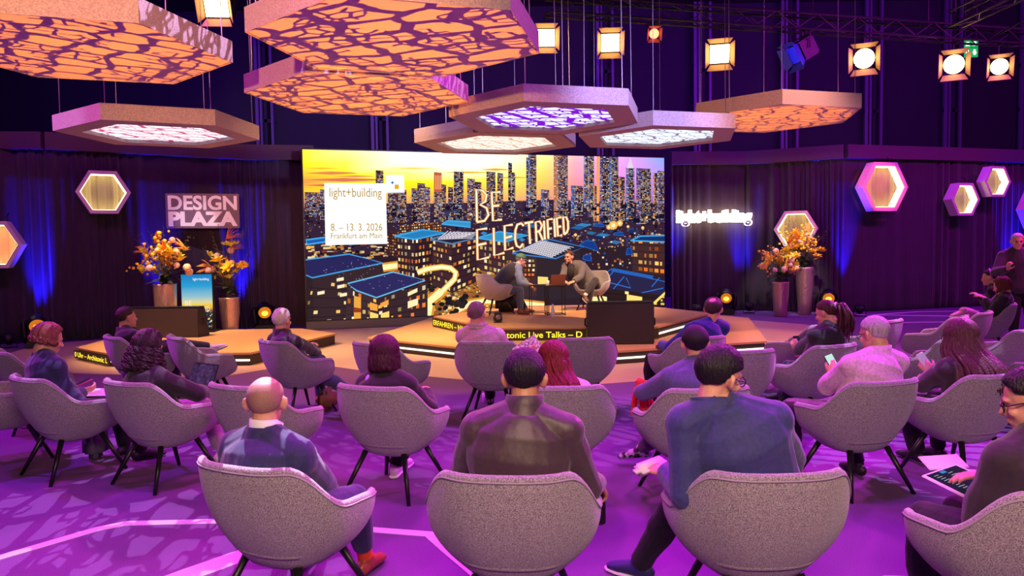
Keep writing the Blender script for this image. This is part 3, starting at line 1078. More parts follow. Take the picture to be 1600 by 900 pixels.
o.location = (0, 0.008, 0)
white_glow = glow('white_letters', (255, 255, 255), 1.1)
writing('lettering', 'light+building', (-0.06, -0.001, 0.95), 0.06, white_glow, poster, width=0.29)
writing('lettering', 'BE', (-0.22, -0.001, 0.50), 0.09, glow('cream_letters', (255, 245, 210), 1.0), poster, width=0.12)
writing('lettering', 'ELECTRIFIED', (-0.22, -0.001, 0.385), 0.09, glow('cream_letters', (255, 245, 210), 1.0), poster, width=0.45)

# ---------------------------------------------------------------- plaza sign and neon sign
sgn = empty('plaza_sign', (-6.98, 15.02, 2.18), math.atan2(2.05, 3.1) * 0.55, 'square grey sign with white letters DESIGN PLAZA hung on the left curtain', 'sign')
bm = B()
box(bm, (0.70, 0.02, 0.355), (1.40, 0.04, 0.71), bev=0.008)
from_bm('board', bm, mat('sign_board', (120, 96, 118), 0.5), sgn)
sign_white = mat('sign_white', (250, 238, 242), 0.5, emit=((255, 240, 245), 0.12))
writing('lettering', 'DESIGN', (0.045, -0.004, 0.37), 0.30, sign_white, sgn, width=1.31, extrude=0.008, offset=0.03)
writing('lettering', 'PLAZA', (0.045, -0.004, 0.045), 0.30, sign_white, sgn, width=1.31, extrude=0.008, offset=0.05)

nsg = empty('neon_sign', (4.10, 18.40, 2.15), math.atan2(0.2, 1.92), 'white glowing light+building letters hung on the right curtain', 'sign')
w = writing('lettering', 'light+building', (0, -0.02, 0), 0.40, glow('neon_white', (255, 236, 190), 14.0), nsg, width=1.94, extrude=0.03, offset=0.06)
bm = B()
box(bm, (0.94, 0.07, 0.20), (1.86, 0.14, 0.03))
from_bm('mounting_rail', bm, black_metal, nsg)


# ---------------------------------------------------------------- hexagon wall lamps
frame_white = mat('lamp_frame', (222, 205, 208), 0.5)
strip_glow = glow('hexagon_strip', (255, 226, 160), 5.0)


def hex_lamp(px, py, pz, r, rz, label):
    t = empty('hexagon_lamp', (px, py, pz), rz, label, 'wall lamp', 'hexagon lamps on the curtains')
    dp = 0.24

    def ring(bm, ro, ri, y0, y1):
        def hx(rr, y):
            return [bm.verts.new((rr * math.cos(k * PI / 3), y, rr * math.sin(k * PI / 3))) for k in range(6)]
        a, b, c, d = hx(ro, y0), hx(ri, y0), hx(ri, y1), hx(ro, y1)
        for k in range(6):
            j = (k + 1) % 6
            bm.faces.new((a[k], a[j], b[j], b[k]))
            bm.faces.new((b[k], b[j], c[j], c[k]))
            bm.faces.new((c[k], c[j], d[j], d[k]))
            bm.faces.new((d[k], d[j], a[j], a[k]))
    bm = B()
    ring(bm, r, r * 0.84, -dp, 0)
    from_bm('frame', bm, frame_white, t)
    bm = B()
    ring(bm, r * 0.842, r * 0.815, -dp * 0.86, -0.03)
    from_bm('light_strip', bm, strip_glow, t)
    bm = B()
    tube(bm, [(r * 0.42, -0.05, r * 0.86), (r * 0.42, -0.05, r * 0.86 + 0.10), (r * 0.42, 0.02, r * 0.86 + 0.16)], 0.012, 8)
    from_bm('hook', bm, black_metal, t)
    bm = B()
    n, rows = 90, 2
    for i in range(n):
        x0, x1 = -r * .83 + r * 1.66 * i / n, -r * .83 + r * 1.66 * (i + 1) / n
        def hh(x):
            return min(r * .83 * .866, (r * .83 - abs(x)) * 1.732)
        def yy(x):
            return -0.022 + 0.016 * math.sin(x / r * 15 + px) + 0.007 * math.sin(x / r * 39 + 2 * px)
        q = [bm.verts.new((a, yy(a), z)) for a, z in ((x0, -hh(x0) - .001), (x1, -hh(x1) - .001), (x1, hh(x1) + .001), (x0, hh(x0) + .001))]
        bm.faces.new(q)
    bmesh.ops.remove_doubles(bm, verts=bm.verts, dist=1e-5)
    o = from_bm('backing_cloth', bm, mat('backing_cloth', (128, 114, 98), 0.9), t, True)
    sd = o.modifiers.new('cloth', 'SOLIDIFY')
    sd.thickness = 0.004
    # the lamp's own light on the cloth inside the ring
    d = bpy.data.lights.new('ring_light', 'POINT')
    d.energy = 1.6 * r
    d.color = (1.0, 0.84, 0.58)
    d.shadow_soft_size = 0.2
    o = bpy.data.objects.new('ring_light', d)
    COL.objects.link(o)
    o.location = V((px, py, pz)) + Matrix.Rotation(rz, 3, 'Z') @ V((0, -0.17, 0))
    return t


hex_lamp(-9.62, 13.85, 1.88, 0.50, R_(16), 'salmon hexagon lamp cut by the left edge of the photo')
hex_lamp(-8.02, 14.62, 2.88, 0.475, R_(33), 'lavender hexagon lamp on the curtain left of the DESIGN PLAZA sign')
hex_lamp(6.95, 18.05, 2.03, 0.50, R_(-26), 'orange hexagon lamp behind the flowers in the tall vases')
hex_lamp(8.75, 17.70, 2.98, 0.66, R_(16), 'largest red hexagon lamp high on the plum curtain')
hex_lamp(11.1, 18.45, 2.70, 0.46, R_(17.5), 'violet hexagon lamp, lower of the pair near the right edge')
hex_lamp(11.95, 18.55, 3.13, 0.43, R_(17.5), 'pink hexagon lamp, upper of the pair near the right edge')
hex_lamp(13.35, 19.0, 2.45, 0.56, R_(17.5), 'hexagon lamp cut by the right edge above the standing man')

# ---------------------------------------------------------------- hanging hexagons
tray_m = mat('pendant_shell', (196, 176, 182), 0.75, noise=(90, (150, 130, 140), 0.22), bump=(120, 0.25))
panel_m = mat('pendant_panel', (214, 190, 196), 0.8)


def lit_panel(name, base, dark, seed, strength, th=(0.035, 0.03)):
    """back-lit panel with a printed net of dark streets"""
    m = bpy.data.materials.new(name)
    m.use_nodes = True
    nt = m.node_tree
    nt.nodes.remove(nt.nodes['Principled BSDF'])
    e = nt.nodes.new('ShaderNodeEmission')
    e.inputs[1].default_value = strength
    tc = nt.nodes.new('ShaderNodeTexCoord')
    mp = nt.nodes.new('ShaderNodeMapping')
    mp.inputs['Location'].default_value = (seed * 2.3, seed * 1.1, 0)
    mp.inputs['Rotation'].default_value = (0, 0, 0.5)
    mp.inputs['Scale'].default_value = (2.1, 4.2, 1)
    nt.links.new(tc.outputs['Object'], mp.inputs['Vector'])
    prev = None
    for sc_, th in ((1.0, th[0]), (2.3, th[1])):
        vo = nt.nodes.new('ShaderNodeTexVoronoi')
        vo.feature = 'DISTANCE_TO_EDGE'
        vo.distance = 'EUCLIDEAN'
        vo.voronoi_dimensions = '2D'
        vo.inputs['Scale'].default_value = sc_
        vo.inputs['Randomness'].default_value = 0.55
        nt.links.new(mp.outputs['Vector'], vo.inputs['Vector'])
        mr = nt.nodes.new('ShaderNodeMapRange')
        mr.inputs['From Min'].default_value = th
        mr.inputs['From Max'].default_value = th + 0.03
        nt.links.new(vo.outputs['Distance'], mr.inputs['Value'])
        if prev is None:
            prev = mr
        else:
            mu = nt.nodes.new('ShaderNodeMath')
            mu.operation = 'MULTIPLY'
            nt.links.new(prev.outputs[0], mu.inputs[0])
            nt.links.new(mr.outputs[0], mu.inputs[1])
            prev = mu
    mx = nt.nodes.new('ShaderNodeMixRGB')
    mx.inputs[1].default_value = (*lin(dark), 1)
    mx.inputs[2].default_value = (*lin(base), 1)
    nt.links.new(prev.outputs[0], mx.inputs[0])
    nt.links.new(mx.outputs[0], e.inputs[0])
    nt.links.new(e.outputs[0], nt.nodes['Material Output'].inputs[0])
    return m


def pendant(c, ang, label, lit=None, s=1.2, h=0.19):
    t = empty('pendant_lamp', c, ang, label, 'pendant lamp', 'hexagonal pendants over the audience')

    def hx(bm, rr, z):
        return [bm.verts.new((rr * math.cos(k * PI / 3), rr * math.sin(k * PI / 3), z)) for k in range(6)]

    def join(bm, a, b):
        for k in range(6):
            bm.faces.new((a[k], a[(k + 1) % 6], b[(k + 1) % 6], b[k]))
    bm = B()
    if lit:
        rings = [hx(bm, 0.05, h - 0.02), hx(bm, s, h), hx(bm, s, 0), hx(bm, s * 0.745, 0), hx(bm, s * 0.745, 0.05)]
    else:
        rings = [hx(bm, 0.05, h - 0.02), hx(bm, s, h), hx(bm, s, 0), hx(bm, s - 0.018, 0), hx(bm, s - 0.018, 0.012)]
    for a, b in zip(rings, rings[1:]):
        join(bm, a, b)
    bm.faces.new(rings[0])
    from_bm('shell', bm, tray_m, t)
    bm = B()
    rr, z = (s * 0.745, 0.045) if lit else (s - 0.018, 0.010)
    a, b = hx(bm, rr, z), hx(bm, rr, z + 0.012)
    join(bm, a, b)
    bm.faces.new(a[::-1]); bm.faces.new(b)
    from_bm('light_panel' if lit else 'bottom_panel', bm, lit or panel_m, t)
    for k in range(6):
        bm = B()
        a = k * PI / 3
        tube(bm, [(s * .93 * math.cos(a), s * .93 * math.sin(a), h - 0.01), (s * .90 * math.cos(a), s * .90 * math.sin(a), 9.4 - c[2])], 0.0045, 6)
        from_bm('cable', bm, mat('steel_cable', (170, 160, 180), 0.35, 0.5), t)
    return t


pendant((-3.613, 6.359, 3.36), 0.312, 'orange patterned hexagon pendant cut by the upper left corner')
pendant((-0.873, 6.128, 3.339), 0.317, 'largest orange patterned hexagon pendant at top centre, nearest the viewer')
pendant((-1.615, 8.16, 3.327), 0.283, 'orange patterned hexagon pendant hanging just below and behind the largest one')
pendant((-4.478, 9.602, 3.179), 0.424, 'hexagon pendant with a white lit panel before the left curtain', lit_panel('panel_white_pink', (255, 250, 255), (190, 70, 120), 1, 1.25, (0.05, 0.03)))
pendant((0.465, 9.302, 3.25), 0.272, 'hexagon pendant with a white and violet lit panel at centre', lit_panel('panel_violet', (255, 250, 255), (120, 20, 200), 2, 1.25, (0.10, 0.06)), s=1.236)
pendant((-0.197, 12.015, 3.333), 0.278, 'smaller looking hexagon pendant with a cream lit panel just above the big screen', lit_panel('panel_cream', (255, 246, 232), (225, 150, 120), 3, 1.25), s=1.344, h=0.21)
pendant((2.111, 10.679, 3.199), 0.287, 'hexagon pendant with a pale blue white lit panel above the right end of the screen', lit_panel('panel_ice', (240, 250, 255), (130, 110, 150), 4, 1.25))
pendant((4.17, 11.87, 3.635), 0.29, 'orange patterned hexagon pendant at the right, behind the pale blue one', None, s=1.36, h=0.21)

# ---------------------------------------------------------------- trusses
TRUSS = []


def truss(a, b, label, size=0.29, step=0.45, r=0.024):
    TRUSS.append((V(a), V(b)))
    t = empty('lighting_truss', a, 0, label, 'truss')
    a0, b0 = V((0, 0, 0)), V(b) - V(a)
    d = b0.normalized()
    x, y = frame_for(d)
    L = b0.length
    cs = [(x + y) * (size / 2), (x - y) * (size / 2), (-x - y) * (size / 2), (-x + y) * (size / 2)]
    tm = mat('truss_metal', (30, 25, 34), 0.5, 0.1)
    for c in cs:
        bm = B()
        tube(bm, [c, b0 + c], r, 8)
        from_bm('chord', bm, tm, t)
    bm = B()
    n = int(L / step)
    for k in range(n):
        for i in range(4):
            p, q = cs[i], cs[(i + 1) % 4]
            s0, s1 = d * (L * k / n), d * (L * (k + 1) / n)
            tube(bm, [p + s0, q + s1] if k % 2 else [q + s0, p + s1], r * 0.45, 5, cap=False)
    from_bm('bracing', bm, tm, t)
    for k in range(0, n, 6):
        bm = B()
        s0 = d * (L * k / n)
        tube(bm, [s0 + V((0, 0, size / 2)), s0 + V((0, 0, 9.45 - a[2] - s0.z))], 0.012, 6)
        from_bm('hanger', bm, black_metal, t)
    return t


truss((8.75, 14.7, 6.0), (9.25, 7.0, 6.0), 'lighting truss at the upper right above the green exit sign')
truss((2.65, 13.3, 6.2), (2.65, 7.6, 6.2), 'lighting truss running towards the viewer at top centre')
truss((-6.4, 10.3, 5.95), (-2.0, 12.17, 5.95), 'dark lighting truss over the left half carrying the warm lamps')
truss((0.7, 13.35, 5.95), (11.2, 16.0, 5.95), 'dark lighting truss over the right half carrying the warm lamps')

# ---------------------------------------------------------------- fresnel lamps
door_m = mat('barn_door', (150, 110, 90), 0.6, 0.2)


def fresnel(loc, target, label, col=(255, 206, 120), st=16, size=0.34, square=True, lit=True):
    t = empty('theatre_lamp', loc, 0, label, 'stage lamp', 'theatre lamps on the trusses')
    d = (V(target) - V(loc)).normalized()
    M = d.to_track_quat('-Y', 'Z').to_matrix()      # local -Y looks along the beam
    h = size / 2
    bm = B()
    if square:
        box(bm, (0, size * 0.55, 0), (size * 1.04, size * 1.1, size * 1.04), bev=0.03)
    else:
        tube(bm, [(0, 0, 0), (0, size * .5, 0), (0, size * 1.0, 0), (0, size * 1.15, 0)], [h * 1.03, h * 1.05, h * .9, h * .55], 20)
    for v in bm.verts:
        v.co = M @ v.co
    from_bm('housing', bm, black_metal, t)
    bm = B()
    if square:
        box(bm, (0, -0.004, 0), (size * 0.94, 0.014, size * 0.88), bev=0.004)
    else:
        tube(bm, [(0, -0.012, 0), (0, -0.002, 0)], h * 0.95, 20)
    for v in bm.verts:
        v.co = M @ v.co
    from_bm('lens', bm, glow('lamp_lens_%d_%d' % (col[2], st), col, st) if lit else mat('blue_lit_lens', (30, 40, 255), 0.3, emit=((20, 30, 255), 0.5)), t)  # unlit lamp: blue light falling on it is put into the lens colour
    for k in range(4):
        bm = B()
        w0, w1, ln = h * 0.95, h * 1.25, size * 0.45
        tilt = R_(24 if k % 2 else 34)
        q = [V((-w0, 0, 0)), V((w0, 0, 0)), V((w1, -ln * math.cos(tilt), ln * math.sin(tilt))), V((-w1, -ln * math.cos(tilt), ln * math.sin(tilt)))]
        RR = Matrix.Rotation(k * PI / 2, 3, 'Y')
        a = [bm.verts.new(M @ (RR @ (p + V((0, -0.01, h * 1.02))))) for p in q]
        b = [bm.verts.new(M @ (RR @ (p + V((0, -0.01, h * 1.02 + 0.006))))) for p in q]
        bm.faces.new(a[::-1]); bm.faces.new(b)
        for i in range(4):
            bm.faces.new((a[i], a[(i + 1) % 4], b[(i + 1) % 4], b[i]))
        from_bm('barn_door', bm, door_m if lit else mat('blue_lit_door', (60, 70, 200), 0.4), t)  # unlit lamp: blue light painted into the flaps
    bm = B()
    side = V((d.y, -d.x, 0)).normalized() * (h * 1.25)
    bk = M @ V((0, size * .5, 0))
    tube(bm, [bk + side, bk + side + V((0, 0, h * 1.4)), bk - side + V((0, 0, h * 1.4)), bk - side], 0.013, 6)
    best = None
    for ta, tb_ in TRUSS:
        dd = tb_ - ta
        k = min(1, max(0, (V(loc) + bk - ta).dot(dd) / dd.length_squared))
        q = ta + dd * k - V(loc)
        q = q + V((dd.y, -dd.x, 0)).normalized() * 0.145
        q.z -= 0.15
        if best is None or (q - bk).length < (best - bk).length:
            best = q
    p0 = bk + V((0, 0, h * 1.4))
    tube(bm, [p0, p0 + V((0, 0, max(0.03, best.z - p0.z - 0.03))), best], 0.016, 6)
    from_bm('yoke', bm, black_metal, t)
    return t


fresnel((-4.35, 11.25, 5.35), (-3.6, 2, 1.4), 'square warm lamp between the two large orange pendants', size=0.36)
fresnel((-5.7, 10.6, 5.32), (-4, 2, 0.5), 'warm lamp peeking over the rim of the upper left pendant', size=0.36)
fresnel((0.66, 13.1, 5.32), (1.0, 2, 1.6), 'square warm lamp at the right corner of the largest pendant', size=0.32)
fresnel((1.82, 13.4, 5.30), (1.2, 2, 1.6), 'square warm lamp left of the small red lamp', size=0.34)
fresnel((4.0, 14.2, 5.28), (1.0, 2, 1.0), 'square warm lamp above the right orange pendant', size=0.38)
fresnel((7.02, 14.8, 5.30), (2.0, 4, 1.4), 'round warm lamp right of the blue lamp', size=0.40, square=False)
fresnel((9.15, 15.4, 5.30), (3.4, 4, 1.4), 'round warm lamp under the green exit sign', size=0.40, square=False)
fresnel((10.25, 15.65, 5.30), (4.6, 4, 1.4), 'round warm lamp right of the exit sign', size=0.34, square=False)
fresnel((5.55, 14.5, 5.32), (0, 13, 2.0), 'switched off lamp glowing blue on its flaps', size=0.36, lit=False)
fresnel((2.72, 14.0, 5.62), (2.6, 3, 0.4), 'small red glowing lamp between two square warm lamps', col=(255, 90, 60), st=9, size=0.19, square=False)
fresnel((10.2, 14.2, 5.85), (7, 8, 0), 'lamp with a red lit rim on the truss at the right edge', col=(255, 120, 70), st=3, size=0.20, square=False)

# ---------------------------------------------------------------- exit sign
ex = empty('exit_sign', (11.1, 18.0, 6.08), R_(-12), 'green emergency exit sign with white figures hanging at the upper right', 'sign')
bm = B()
box(bm, (0, 0.03, 0.2), (0.32, 0.05, 0.44), bev=0.01)
from_bm('casing', bm, black_metal, ex)
bm = B()
for z, hh in ((0.105, 0.215), (0.315, 0.17)):
    box(bm, (0, 0.0, z), (0.30, 0.012, hh))
from_bm('green_panel', bm, glow('exit_green', (30, 190, 100), 0.9), ex)
exit_w = glow('exit_white', (240, 255, 245), 1.3)
for cx in (-0.075, 0.075):
    bm = B()
    tube(bm, [(cx, -0.009, 0.315 - 0.05), (cx, -0.009, 0.315 + 0.05)], [0.05, 0.03], 12, side=(1, 0, 0), rad2=0.004)
    from_bm('arrow', bm, exit_w, ex)
    bm = B()
    ball(bm, (cx, -0.009, 0.152), (0.028, 0.004, 0.028))
    tube(bm, [(cx - 0.01, -0.009, 0.14), (cx, -0.009, 0.09), (cx + 0.01, -0.009, 0.05)], [0.03, 0.028, 0.03], 10, side=(1, 0, 0), rad2=0.004)
    tube(bm, [(cx - 0.045, -0.009, 0.10), (cx, -0.009, 0.12), (cx + 0.045, -0.009, 0.10)], 0.011, 6)
    from_bm('running_figure', bm, exit_w, ex)
bm = B()
for s in (-1, 1):
    tube(bm, [(s * 0.12, 0.03, 0.42), (s * 0.12, 0.03, 3.4)], 0.006, 6)
from_bm('hanger', bm, black_metal, ex)

# ================================================================ floor lamps by the curtains
def moving_head(loc, rz, label, tilt=20):
    t = empty('moving_head_lamp', loc, rz, label, 'stage lamp', 'moving head lamps on the floor')
    bm = B()
    box(bm, (0, 0, 0.07), (0.40, 0.32, 0.14), bev=0.03)
    from_bm('base', bm, black_metal, t)
    for s in (-1, 1):
        bm = B()
        tube(bm, [(s * 0.17, 0, 0.13), (s * 0.20, 0, 0.24), (s * 0.205, 0, 0.42), (s * 0.19, 0, 0.52)], [0.05, 0.055, 0.05, 0.035], 10, side=(1, 0, 0), rad2=[0.08, 0.085, 0.08, 0.05])
        from_bm('yoke_arm', bm, black_metal, t, True)
    M = Matrix.Rotation(R_(tilt), 3, 'X')
    c = V((0, 0, 0.46))
    bm = B()
    tube(bm, [c + M @ V((0, y, 0)) for y in (-0.16, -0.12, 0.0, 0.12, 0.18)], [0.135, 0.145, 0.15, 0.13, 0.07], 20)
    from_bm('head', bm, black_metal, t, True)
    bm = B()
    tube(bm, [c + M @ V((0, y, 0)) for y in (-0.175, -0.162)], [0.125, 0.128], 20)
    from_bm('lens_ring', bm, mat('amber_ring', (190, 120, 40), 0.4, emit=((255, 150, 20), 0.5)), t)
    bm = B()
    ball(bm, c + M @ V((0, -0.165, 0)), (0.07, 0.03, 0.07))
    from_bm('lens', bm, glow('amber_lens', (255, 190, 60), 2.6), t, True)
    return t


moving_head((-8.62, 13.35, 0), R_(35), 'moving head lamp with amber lens on the floor at the far left')
moving_head((-5.25, 15.6, 0), R_(22), 'moving head lamp with amber lens left of the big screen')
moving_head((5.15, 17.75, 0), R_(-15), 'moving head lamp with amber lens left of the tall vases')
moving_head((7.35, 17.15, 0), R_(-20), 'moving head lamp with amber lens right of the tall vases')


def par(loc, rz, label):
    t = empty('uplight', loc, rz, label, 'stage lamp', 'blue uplights under the curtains')
    bm = B()
    tube(bm, [(0, 0.05, 0.10), (0, 0.0, 0.16), (0, -0.03, 0.24)], [0.07, 0.10, 0.11], 16)
    from_bm('can', bm, black_metal, t, True)
    bm = B()
    tube(bm, [(-0.13, 0, 0.16), (-0.13, 0, 0.02), (0.13, 0, 0.02), (0.13, 0, 0.16)], 0.012, 6)
    from_bm('bracket', bm, black_metal, t)
    return t


for (x, y), w in zip(((-9.15, 13.35), (-7.1, 14.25), (-5.95, 15.3), (4.35, 17.45), (5.75, 17.9), (7.9, 16.75)),
                     ('under the curtain at the far left', 'on the floor behind the black monitor of the left deck', 'on the floor near the left end of the screen', 'on the floor right of the big screen',
                      'on the floor left of the shorter vase', 'on the floor below the large red hexagon lamp')):
    par((x, y, 0), R_(20 if x < 0 else -15), 'small black uplight ' + w)

# ---------------------------------------------------------------- vases with flowers
copper_m = mat('hammered_copper', (214, 170, 158), 0.32, 0.75, bump=(28, 0.6, (1, 1, 0.5)))
leaf_m = mat('dark_leaf', (44, 58, 40), 0.55)
stem_m = mat('flower_stem', (86, 84, 52), 0.6)
yellow_m = mat('petal_yellow', (255, 214, 40), 0.6)
orange_m = mat('petal_orange', (245, 160, 60), 0.6)
peach_m = mat('petal_peach', (250, 200, 170), 0.6)
lime_m = mat('petal_lime', (222, 214, 60), 0.6)


def vase(loc, h, r0, r1, label):
    bm = B()
    prof = [(r0 * .85, 0.0), (r0, 0.02), (r0 * 1.08, h * .25), ((r0 + r1) / 2 * 1.08, h * .6), (r1, h * .97), (r1 * 1.02, h), (r1 * .9, h), (r1 * .88, h * .9), (r1 * .6, h * .88)]
    lathe(bm, prof, 28)
    o = from_bm('floor_vase', bm, copper_m, None, True)
    o.location = loc
    return tag(o, label, 'vase')


FLOWER_ME = {}


def flower_mesh(kind):
    if kind in FLOWER_ME:
        return FLOWER_ME[kind]
    r = random.Random(len(kind))
    bm = B()

    def petal(d, L, w):
        d = V(d).normalized()
        x, y = frame_for(d)
        tube(bm, [d * 0.0, d * L * .35 + y * L * .03, d * L * .75 + y * L * .06, d * L], [w * .3, w, w * .8, w * .1], 6, side=x, rad2=[w * .2, w * .25, w * .2, w * .05])
    if kind == 'lily':
        for ring, el in ((0, 0.25), (1, 0.8)):
            for k in range(6):
                a = k * PI / 3 + ring * .5
                petal((math.cos(a), math.sin(a), el), 0.10, 0.026)
        m = yellow_m
    elif kind == 'strelitzia':
        for k in range(6):
            a = -0.9 + k * .36
            petal((math.cos(a) * .8 + .3, 0.25 * math.sin(k * 2.1), math.sin(a) + .75), 0.19, 0.017)
        petal((1, 0, .1), 0.2, 0.02)
        m = orange_m
    elif kind == 'ball':
        ball(bm, (0, 0, 0.0), 0.042, seg=12, ring=8)
        m = peach_m
    elif kind == 'spray':
        for k in range(26):
            p = V((r.gauss(0, .06), r.gauss(0, .06), r.gauss(0, .07)))
            ball(bm, p, r.uniform(.012, .022), seg=8, ring=6)
        m = yellow_m
    else:
        for k in range(9):
            petal((r.uniform(-1, 1), r.uniform(-1, 1), r.uniform(.1, 1.2)), 0.075, 0.022)
        m = lime_m
    bmesh.ops.recalc_face_normals(bm, faces=bm.faces)
    me = bpy.data.meshes.new(kind)
    bm.to_mesh(me); bm.free()
    me.materials.append(m)
    FLOWER_ME[kind] = me
    return me


def bouquet(loc, seed, spread, height, label, lean=0.0, n=26, kinds=('lily', 'strelitzia', 'ball', 'spray', 'lime')):
    r = random.Random(seed)
    t = empty('flower_bouquet', loc, 0, label, 'flowers')
    bs = B()
    bl = B()
    names = {'lily': 'lily', 'strelitzia': 'bird_of_paradise', 'ball': 'dahlia', 'spray': 'mimosa_spray', 'lime': 'orchid'}
    for k in range(n):
        a = r.uniform(0, 2 * PI)
        rr = spread * math.sqrt(r.random())
        hh = height * r.uniform(.25, 1.0) * (1 - 0.35 * rr / spread)
        p = V((rr * math.cos(a) + lean * hh, rr * .7 * math.sin(a), hh))
        tube(bs, [(0, 0, -0.2), (p.x * .35, p.y * .35, p.z * .5), p], [.006, .005, .004], 5, cap=False)
        kd = kinds[k % len(kinds)] if r.random() < .6 else r.choice(kinds)
        o = link(names[kd], flower_mesh(kd), None, t)
        if kd == 'spray':
            o['kind'] = 'stuff'
        o.location = p
        o.rotation_euler = (r.uniform(-.9, .3), r.uniform(-.5, .5), r.uniform(0, 6))
        s = r.uniform(1.1, 1.75)
        o.scale = (s, s, s)
    # thin twigs standing out
    for k in range(9):
        a = r.uniform(0, 2 * PI)
        p = V((spread * 1.15 * math.cos(a), spread * .6 * math.sin(a), height * r.uniform(.7, 1.18)))
        tube(bs, [(0, 0, 0), (p.x * .5, p.y * .5, p.z * .6), p], [.005, .004, .002], 5, cap=False)
        for q in range(7):
            f = r.uniform(.6, 1)
            ball(bs, p * f + V((r.gauss(0, .03), r.gauss(0, .03), r.gauss(0, .03))), .011, seg=6, ring=4)
    for k in range(26):
        a = r.uniform(0, 2 * PI)
        e = r.uniform(-.25, .7)
        L = r.uniform(.18, .34)
        d = V((math.cos(a), math.sin(a), e)).normalized()
        x, y = frame_for(d)
        o0 = V((0, 0, r.uniform(-.05, .12)))
        tube(bl, [o0, o0 + d * L * .4 + V((0, 0, .04)), o0 + d * L * .8 + V((0, 0, .02)), o0 + d * L], [.012, .055, .04, .004], 6, side=V((0, 0, 1)).cross(d), rad2=[.004] * 4)
    from_bm('stem', bs, stem_m, t)
    from_bm('foliage', bl, leaf_m, t)
    return t


vase((6.92, 17.45, 0), 1.12, 0.15, 0.205, 'taller hammered copper vase of the pair right of the stage')
vase((6.20, 17.05, 0), 0.80, 0.145, 0.19, 'shorter hammered copper vase of the pair right of the stage')
bouquet((6.92, 17.45, 1.16), 3, 0.48, 1.0, 'big bouquet of yellow flowers in the taller right vase', n=34, kinds=('lime', 'lily', 'spray', 'lily', 'ball', 'strelitzia'))
bouquet((6.20, 17.05, 0.84), 4, 0.40, 0.80, 'yellow and peach bouquet in the shorter right vase', n=28)
vase((-6.32, 13.45, 0.2), 0.92, 0.15, 0.20, 'hammered copper vase left of the digital poster')
bouquet((-6.32, 13.45, 1.16), 5, 0.46, 0.92, 'bouquet of orange strelitzia and yellow flowers left of the poster', n=32, lean=-0.05, kinds=('strelitzia', 'spray', 'lily', 'ball', 'lime'))
vase((-5.50, 14.35, 0.0), 0.80, 0.14, 0.19, 'copper vase half hidden behind the digital poster')
bouquet((-5.50, 14.35, 0.90), 6, 0.40, 1.15, 'bouquet of yellow flowers rising behind the digital poster', n=28, kinds=('lily', 'strelitzia', 'ball', 'lime'))

# ================================================================ armchairs
fabric_m = mat('heather_fabric', (176, 166, 172), 0.95, noise=(230, (96, 88, 96), 0.14), bump=(260, 0.3), sheen=0.35)
leg_m = mat('black_leg', (20, 18, 20), 0.4)
pipe_m = mat('seat_piping', (150, 140, 148), 0.9)


def sstep(a, b, x):
    t = min(1, max(0, (x - a) / (b - a)))
    return t * t * (3 - 2 * t)


def rim_z(th):
    a = abs(th) * 180 / PI
    z = 0.765 - 0.19 * sstep(36, 84, a)
    z -= 0.02 * sstep(84, 124, a)
    z -= 0.155 * sstep(122, 156, a)
    return z


def shell_pt(th, t, off):
    """point of the bucket shell: th round from the back, t up from the base, off outwards"""
    n = 2.5
    s, c = math.sin(th), math.cos(th)
    sx = math.copysign(abs(s) ** (2 / n), s)
    sy = -math.copysign(abs(c) ** (2 / n), c)
    w = 1 - (1 - t) ** 2.3
    a = 0.19 + (0.372 - 0.19) * w
    b = (0.17 + (0.335 - 0.17) * w) if c > 0 else (0.17 + (0.31 - 0.17) * w)
    zr = rim_z(th)
    top = zr - 0.285
    lean = 0.03 * sstep(60, 20, abs(th) * 180 / PI) * t
    return V(((a + off) * sx, (b + off) * sy - lean, 0.285 + top * t))


